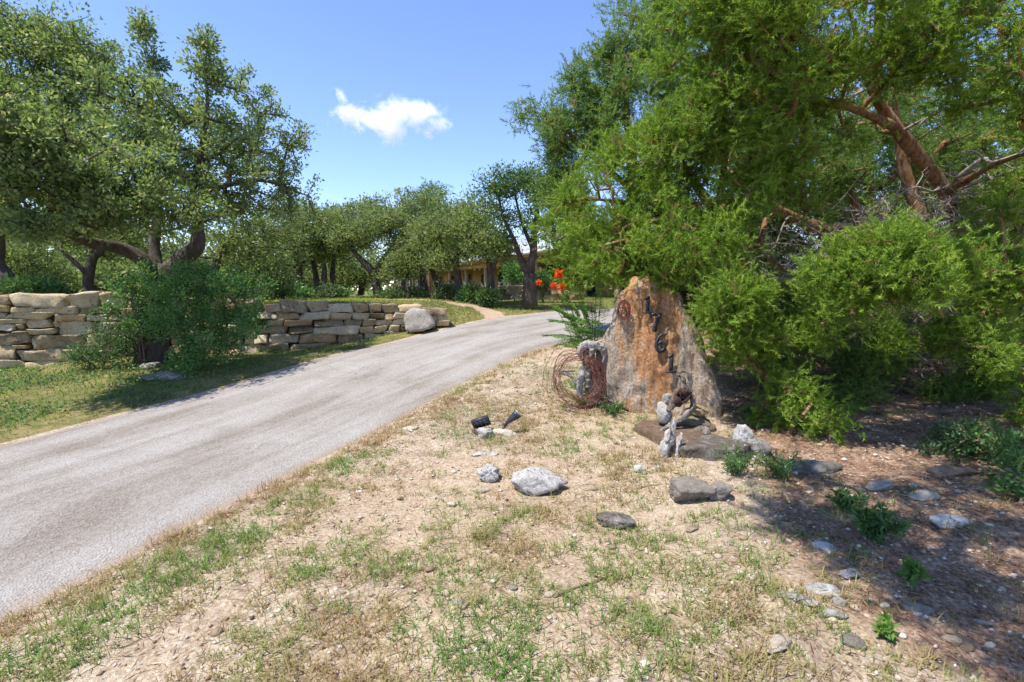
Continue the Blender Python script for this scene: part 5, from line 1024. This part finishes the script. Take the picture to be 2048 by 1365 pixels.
weed('green weed tuft with tiny white flowers right of the stump', 1470, 950, .2, .22, 22, 302, leaf=(.045, .008), flower='white_petal', fcount=9, fsize=.007)
weed('white-flowered weed patch next to the long low shaded stone', 1560, 960, .17, .2, 20, 303, leaf=(.045, .009), flower='white_petal', fcount=7, fsize=.007)
weed('fine green weed at the foot of the driftwood post', 1165, 815, .17, .14, 16, 304, leaf=(.04, .008), mat='frond')
weed('leafy weed below the wire coil right side', 1225, 828, .12, .16, 16, 305, leaf=(.04, .014))
weed('sprig with broad leaves in lower right shade', 1830, 1165, .07, .06, 4, 306, leaf=(.05, .025), mat='frond')
weed('low pale green weed at the shadow edge bottom right', 1770, 1275, .06, .05, 4, 307, leaf=(.045, .016), mat='frond')
weed('green weed in dappled shade left of the orange-flowered one', 1690, 1020, .11, .13, 12, 308, leaf=(.05, .015))
weed('pale weed under the low juniper bough', 1500, 840, .1, .12, 10, 309, leaf=(.05, .025), mat='sage_leaf')

# ------------------------------------------------------------------ ground cover
def blades(name, x, y, hgt, wid, tint, lean, mat, label, seed):
    r_ = np.random.default_rng(seed); n_ = len(x); z = ground_z(x, y) - .004; b = np.stack([x, y, z], -1); a_ = r_.uniform(0, 6.283, n_); d = np.stack([np.cos(a_), np.sin(a_), 0 * a_], -1); s_ = np.stack([-np.sin(a_), np.cos(a_), 0 * a_], -1) * (wid / 2)[:, None]
    l = (lean * r_.uniform(.3, 1.3, n_))[:, None]; up = np.array([0, 0, 1.]); H = hgt[:, None]
    mid_ = b + up * H * .55 + d * H * l * .35; tip_ = b + up * H * (1 - .25 * l) + d * H * l
    V = np.stack([b - s_, b + s_, mid_ + s_ * .8, mid_ - s_ * .8, tip_], 1).reshape(-1, 3); k = np.arange(n_)[:, None] * 5
    o = build(name, V, T=k + np.array([[3, 2, 4]]), Q=k + np.array([[0, 1, 2, 3]]), mat=M[mat], attrs={'tint': np.repeat(np.clip(tint, 0, 1), 5)}); return tag(o, label, 'grass', kind='stuff')
# tufts on the bare verge
r_ = np.random.default_rng(900)
NTF = 60000; tx = r_.uniform(-6, 4.2, NTF); ty = 1.3 + (12.5 - 1.3) * r_.random(NTF) ** 1.6; s_ = side(tx, ty); right_ = tx > np.interp(ty, RE[:, 1], RE[:, 0]) - .02
pat = n2(tx, ty, 1.3, 55) ; fine = n2(tx, ty, 4.5, 57)
edge_ = np.exp(-((s_ - .16) / .16) ** 2); greenb = np.exp(-((s_ - .42) / .26) ** 2) * sstep(4.6, 2.6, ty) ; bare = np.exp(-((s_ - .85) / .14) ** 2) * sstep(3.6, 2.4, ty)
prob = .34 + .9 * edge_ + 1.3 * greenb + .9 * sstep(.0, .4, pat) + .3 * sstep(0, .5, fine) - .9 * bare - .35 * sstep(.0, .5, -pat)
prob *= 1 - .82 * cedar_zone(tx, ty); prob *= np.where(ty > 6, .7, 1)
keep = right_ & (s_ > .015) & (r_.random(NTF) < np.clip(prob, 0, 1) * .5)
tx, ty, pat, edge_, greenb, s_ = tx[keep], ty[keep], pat[keep], edge_[keep], greenb[keep], s_[keep]; nt_ = len(tx)
per = 16; tsz = .45 + 1.25 * r_.random(nt_) ** 2; bx = np.repeat(tx, per) + r_.normal(0, 1, nt_ * per) * np.repeat(.028 * tsz, per); by = np.repeat(ty, per) + r_.normal(0, 1, nt_ * per) * np.repeat(.028 * tsz, per)
gt = .22 + .45 * sstep(-.05, .4, n2(tx, ty, 1.1, 61)) + .35 * sstep(.1, .5, n2(tx, ty, 3, 63)) - .22 * edge_ + .62 * greenb + r_.normal(0, .15, nt_)
blades('grass', bx, by, np.repeat(.056 * tsz, per) * r_.uniform(.3, 1.3, nt_ * per), r_.uniform(.003, .0055, nt_ * per), np.repeat(gt, per) + r_.normal(0, .1, nt_ * per), np.full(nt_ * per, 1.15), 'grass', 'sparse dry and green grass tufts on the caliche verge', 901)
# dead straw matted flat on the soil
n_ = 90000; vx = r_.uniform(-6, 4.5, n_); vy = 1.25 + 9 * r_.random(n_) ** 1.7; s_ = side(vx, vy); k_ = (vx > np.interp(vy, RE[:, 1], RE[:, 0])) & (s_ > .02) & (r_.random(n_) < (.25 + .9 * n2(vx, vy, 1.6, 91) + .5 * n2(vx, vy, 6, 93) + .5 * np.exp(-(s_ / .25) ** 2)) * (1 - .5 * cedar_zone(vx, vy))); vx, vy = vx[k_], vy[k_]; n_ = len(vx); a_ = r_.uniform(0, 6.28, n_)
V, Q = leaves_geo(np.stack([vx, vy, ground_z(vx, vy) + r_.uniform(.002, .014, n_)], -1), norm(np.stack([np.cos(a_), np.sin(a_), r_.uniform(-.12, .35, n_)], -1)), r_.uniform(.02, .075, n_), r_.uniform(.003, .006, n_), .1, r_)
tag(build('straw', V, Q=Q, mat=M['straw'], attrs={'tint': np.repeat(r_.random(n_), 4)}), 'matted dead straw between the grass tufts', 'straw', kind='stuff')
# verge left of the driveway
n_ = 70000; vx = r_.uniform(-12, .5, n_); vy = r_.uniform(3.0, 13.5, n_); s_ = side(vx, vy); sn = (vx - WA[0]) * WN[0] + (vy - WA[1]) * WN[1]; lf = vx < np.interp(vy, LE[:, 1], LE[:, 0]); sx_ = (vx - WA[0]) * WD[0] + (vy - WA[1]) * WD[1]
pn_ = n2(vx, vy, 1.1, 66); k_ = lf & (s_ > .02) & ((sn < .02) | (sx_ > WL)) & (r_.random(n_) < .75 + .6 * pn_ + .0) & (dpoly(vx, vy, pathl) > .35); vx, vy, s_, pn_, sx_ = vx[k_], vy[k_], s_[k_], pn_[k_], sx_[k_]; n_ = len(vx)
near_edge = np.exp(-(s_ / .25) ** 2)
blades('grass', vx, vy, .06 * r_.uniform(.5, 1.4, n_) * (1 - .4 * near_edge), r_.uniform(.006, .012, n_), .78 + .5 * pn_ - .45 * near_edge - .3 * sstep(5.5, 7.5, sx_) + r_.normal(0, .13, n_), np.full(n_, .9), 'lawn', 'short green grass between the driveway and the stone wall', 902)
# ground cover leaves in the verge shade
n_ = 26000; vx = r_.uniform(-11, -2.2, n_); vy = r_.uniform(4, 10.2, n_); s_ = side(vx, vy); sn = (vx - WA[0]) * WN[0] + (vy - WA[1]) * WN[1]; lf = vx < np.interp(vy, LE[:, 1], LE[:, 0])
k_ = lf & (s_ > .35) & (sn < -.05) & (n2(vx, vy, .8, 71) + .25 * sstep(-4, -7, vx) > .08); vx, vy = vx[k_], vy[k_]; n_ = len(vx)
c_ = np.stack([vx, vy, ground_z(vx, vy) + r_.uniform(.02, .10, n_)], -1); V, Q = leaves_geo(c_, norm(r_.normal(size=(n_, 3)) + np.array([0, 0, .3])), r_.uniform(.025, .05, n_), r_.uniform(.018, .03, n_), .1, r_)
tag(build('ground_cover', V, Q=Q, mat=M['weed_leaf'], attrs={'tint': np.repeat(np.clip(r_.normal(.6, .2, n_), 0, 1), 4)}), 'low leafy ground cover in the oak shade by the wall', 'ground cover', kind='stuff')
# lawn on the terrace
n_ = 45000; vx = r_.uniform(-13, 6, n_); vy = 10 + 12 * r_.random(n_) ** 1.4; s_ = side(vx, vy); sn = (vx - WA[0]) * WN[0] + (vy - WA[1]) * WN[1]; sx_ = (vx - WA[0]) * WD[0] + (vy - WA[1]) * WD[1]
k_ = (sn > .3) & (s_ > .05) & ((vx < np.interp(vy, LE[:, 1], LE[:, 0])) | (vy > 14)) & (dpoly(vx, vy, pathl) > .32) ; vx, vy = vx[k_], vy[k_]; n_ = len(vx)
blades('grass', vx, vy, .05 * r_.uniform(.5, 1.4, n_), r_.uniform(.012, .022, n_), .42 + .5 * n2(vx, vy, .5, 73) + .35 * sstep(15, 18, vy) + r_.normal(0, .12, n_), np.full(n_, .8), 'lawn', 'sunny yellow-green lawn on the terrace above the stone wall', 903)
# weeds at the wall top edge, cedar litter, gravel
n_ = 26000; vx = r_.uniform(.9, 8.5, n_); vy = 1.3 + 7.5 * r_.random(n_) ** 1.6; k_ = r_.random(n_) < cedar_zone(vx, vy) * (.55 + .6 * n2(vx, vy, 2, 75)); vx, vy = vx[k_], vy[k_]; n_ = len(vx); a_ = r_.uniform(0, 6.28, n_); d = np.stack([np.cos(a_), np.sin(a_), r_.uniform(-.1, .35, n_)], -1)
V, Q = leaves_geo(np.stack([vx, vy, ground_z(vx, vy) + .005], -1), norm(d), r_.uniform(.015, .06, n_), r_.uniform(.003, .008, n_), .1, r_)
tag(build('leaf_litter', V, Q=Q, mat=M['litter'], attrs={'tint': np.repeat(r_.random(n_), 4)}), 'brown juniper needles and bark scraps under the trees', 'litter', kind='stuff')
def gravel(n_, xr, yr, pw, smin, smax, seed, keepf, label, sub, tl=0, th=.95):
    r_ = np.random.default_rng(seed); x = r_.uniform(*xr, n_); y = yr[0] + (yr[1] - yr[0]) * r_.random(n_) ** pw; k = keepf(x, y, r_); x, y = x[k], y[k]; n_ = len(x)
    V0, T0 = ICO[1]
    if sub == 0: V0 = np.array([[1, 0, 0], [-1, 0, 0], [0, 1, 0], [0, -1, 0], [0, 0, 1], [0, 0, -1.]]); T0 = np.array([[0, 2, 4], [2, 1, 4], [1, 3, 4], [3, 0, 4], [2, 0, 5], [1, 2, 5], [3, 1, 5], [0, 3, 5]])
    sz = smin + (smax - smin) * r_.random(n_) ** 2.5; V = V0[None] * (1 + r_.normal(0, .22, (n_, len(V0), 1))) * (sz[:, None, None] * np.stack([np.ones(n_), r_.uniform(.55, .95, n_), r_.uniform(.35, .7, n_)], -1)[:, None, :]) * .5
    a_ = r_.uniform(0, 6.28, n_); c, s = np.cos(a_)[:, None], np.sin(a_)[:, None]; X = V[..., 0] * c - V[..., 1] * s; Y = V[..., 0] * s + V[..., 1] * c
    W = np.stack([X + x[:, None], Y + y[:, None], V[..., 2] + (ground_z(x, y) + sz * .08)[:, None]], -1).reshape(-1, 3); T = (T0[None] + np.arange(n_)[:, None, None] * len(V0)).reshape(-1, 3)
    tag(build('gravel', W, T, mat=M['pebble'], attrs={'tint': np.repeat(r_.uniform(tl, th, n_), len(V0))}), label, 'gravel', kind='stuff')
onright = lambda x, y: (x > np.interp(y, RE[:, 1], RE[:, 0])) & (side(x, y) > .02)
gravel(30000, (-4.5, 5), (1.25, 8), 2.1, .007, .036, 910, lambda x, y, r: onright(x, y) & (r.random(len(x)) < .5 + .8 * n2(x, y, 1.7, 77)), 'fine tan gravel scattered over the caliche', 0, 0, .85)
gravel(5200, (-3.8, 5), (1.25, 8), 1.5, .014, .06, 911, lambda x, y, r: onright(x, y) & (r.random(len(x)) < .4 + .8 * n2(x, y, 1.2, 79) + .5 * cedar_zone(x, y)), 'loose pale pebbles scattered over the caliche', 1, .15, .8)
gravel(2600, (-5, 0), (1.6, 6), 1.3, .005, .013, 912, lambda x, y, r: (side(x, y) < -.05) & (r.random(len(x)) < np.clip(.1 + 1.2 * n2(x, y, 1.0, 81), 0, 1)), 'scattered grit on the driveway surface', 0, 0, .6)

# ------------------------------------------------------------------ the cloud
CD = 420.0; cc = P(785, 236, CD); cl = (250 / FPX * CD, 40, 130 / FPX * CD)
n = NT('cloud_vapour'); co = n.coord('Object')
nz = n.noise(co, .075, 10, .7, .5); nz2 = n.noise(co, .016, 3, .5)
def ell(cx_, cz_, rx_, ry_, rz_):
    v = n.n('VectorMath', {'operation': 'SUBTRACT'}, i0=co, i1=(cx_, 0, cz_)).outputs[0]; v = n.n('VectorMath', {'operation': 'DIVIDE'}, i0=v, i1=(rx_, ry_, rz_)).outputs[0]
    return n.n('VectorMath', {'operation': 'LENGTH'}, i0=v).outputs['Value']
u_ = CD / FPX; e = None
for (a_, b_, c_, d_) in [(-20, 0, 85, 26), (5, 12, 55, 28), (0, -20, 34, 26), (52, 8, 40, 24), (-85, 6, 34, 16), (-97, 40, 9, 16), (-62, -20, 18, 8), (85, -14, 30, 10), (68, -30, 10, 5)]:
    q = ell(a_ * u_, b_ * u_, c_ * u_, 14, d_ * u_); e = q if e is None else n.n('Math', {'operation': 'SMOOTH_MIN'}, i0=e, i1=q, i2=.25).outputs[0]
dn = n.math('ADD', n.math('SUBTRACT', 1.0, e), n.math('MULTIPLY', n.math('SUBTRACT', nz, .53), 4.2)); dn = n.math('MULTIPLY', n.math('MAXIMUM', dn, 0.0), 1.0, True)
pv = n.n('VolumePrincipled', None, Density=n.math('MULTIPLY', dn, .28), Anisotropy=.5); pv.inputs['Color'].default_value = (1, 1, 1, 1)
n.t.links.new(pv.outputs[0], n.out.inputs['Volume'])
V, T = ICO[3]; cm_ = n.m
co_ = build('cloud', V * np.array(cl) * np.array([.62, .5, .62]), T, mat=cm_); co_.location = tuple(cc)
off = np.array([0, 0, (V * np.array(cl) * .62)[:, 2].min()]); co_.data.transform(Matrix.Translation((0, 0, float(off[2]))))
tag(co_, 'single small white cumulus cloud in the blue sky', 'cloud')
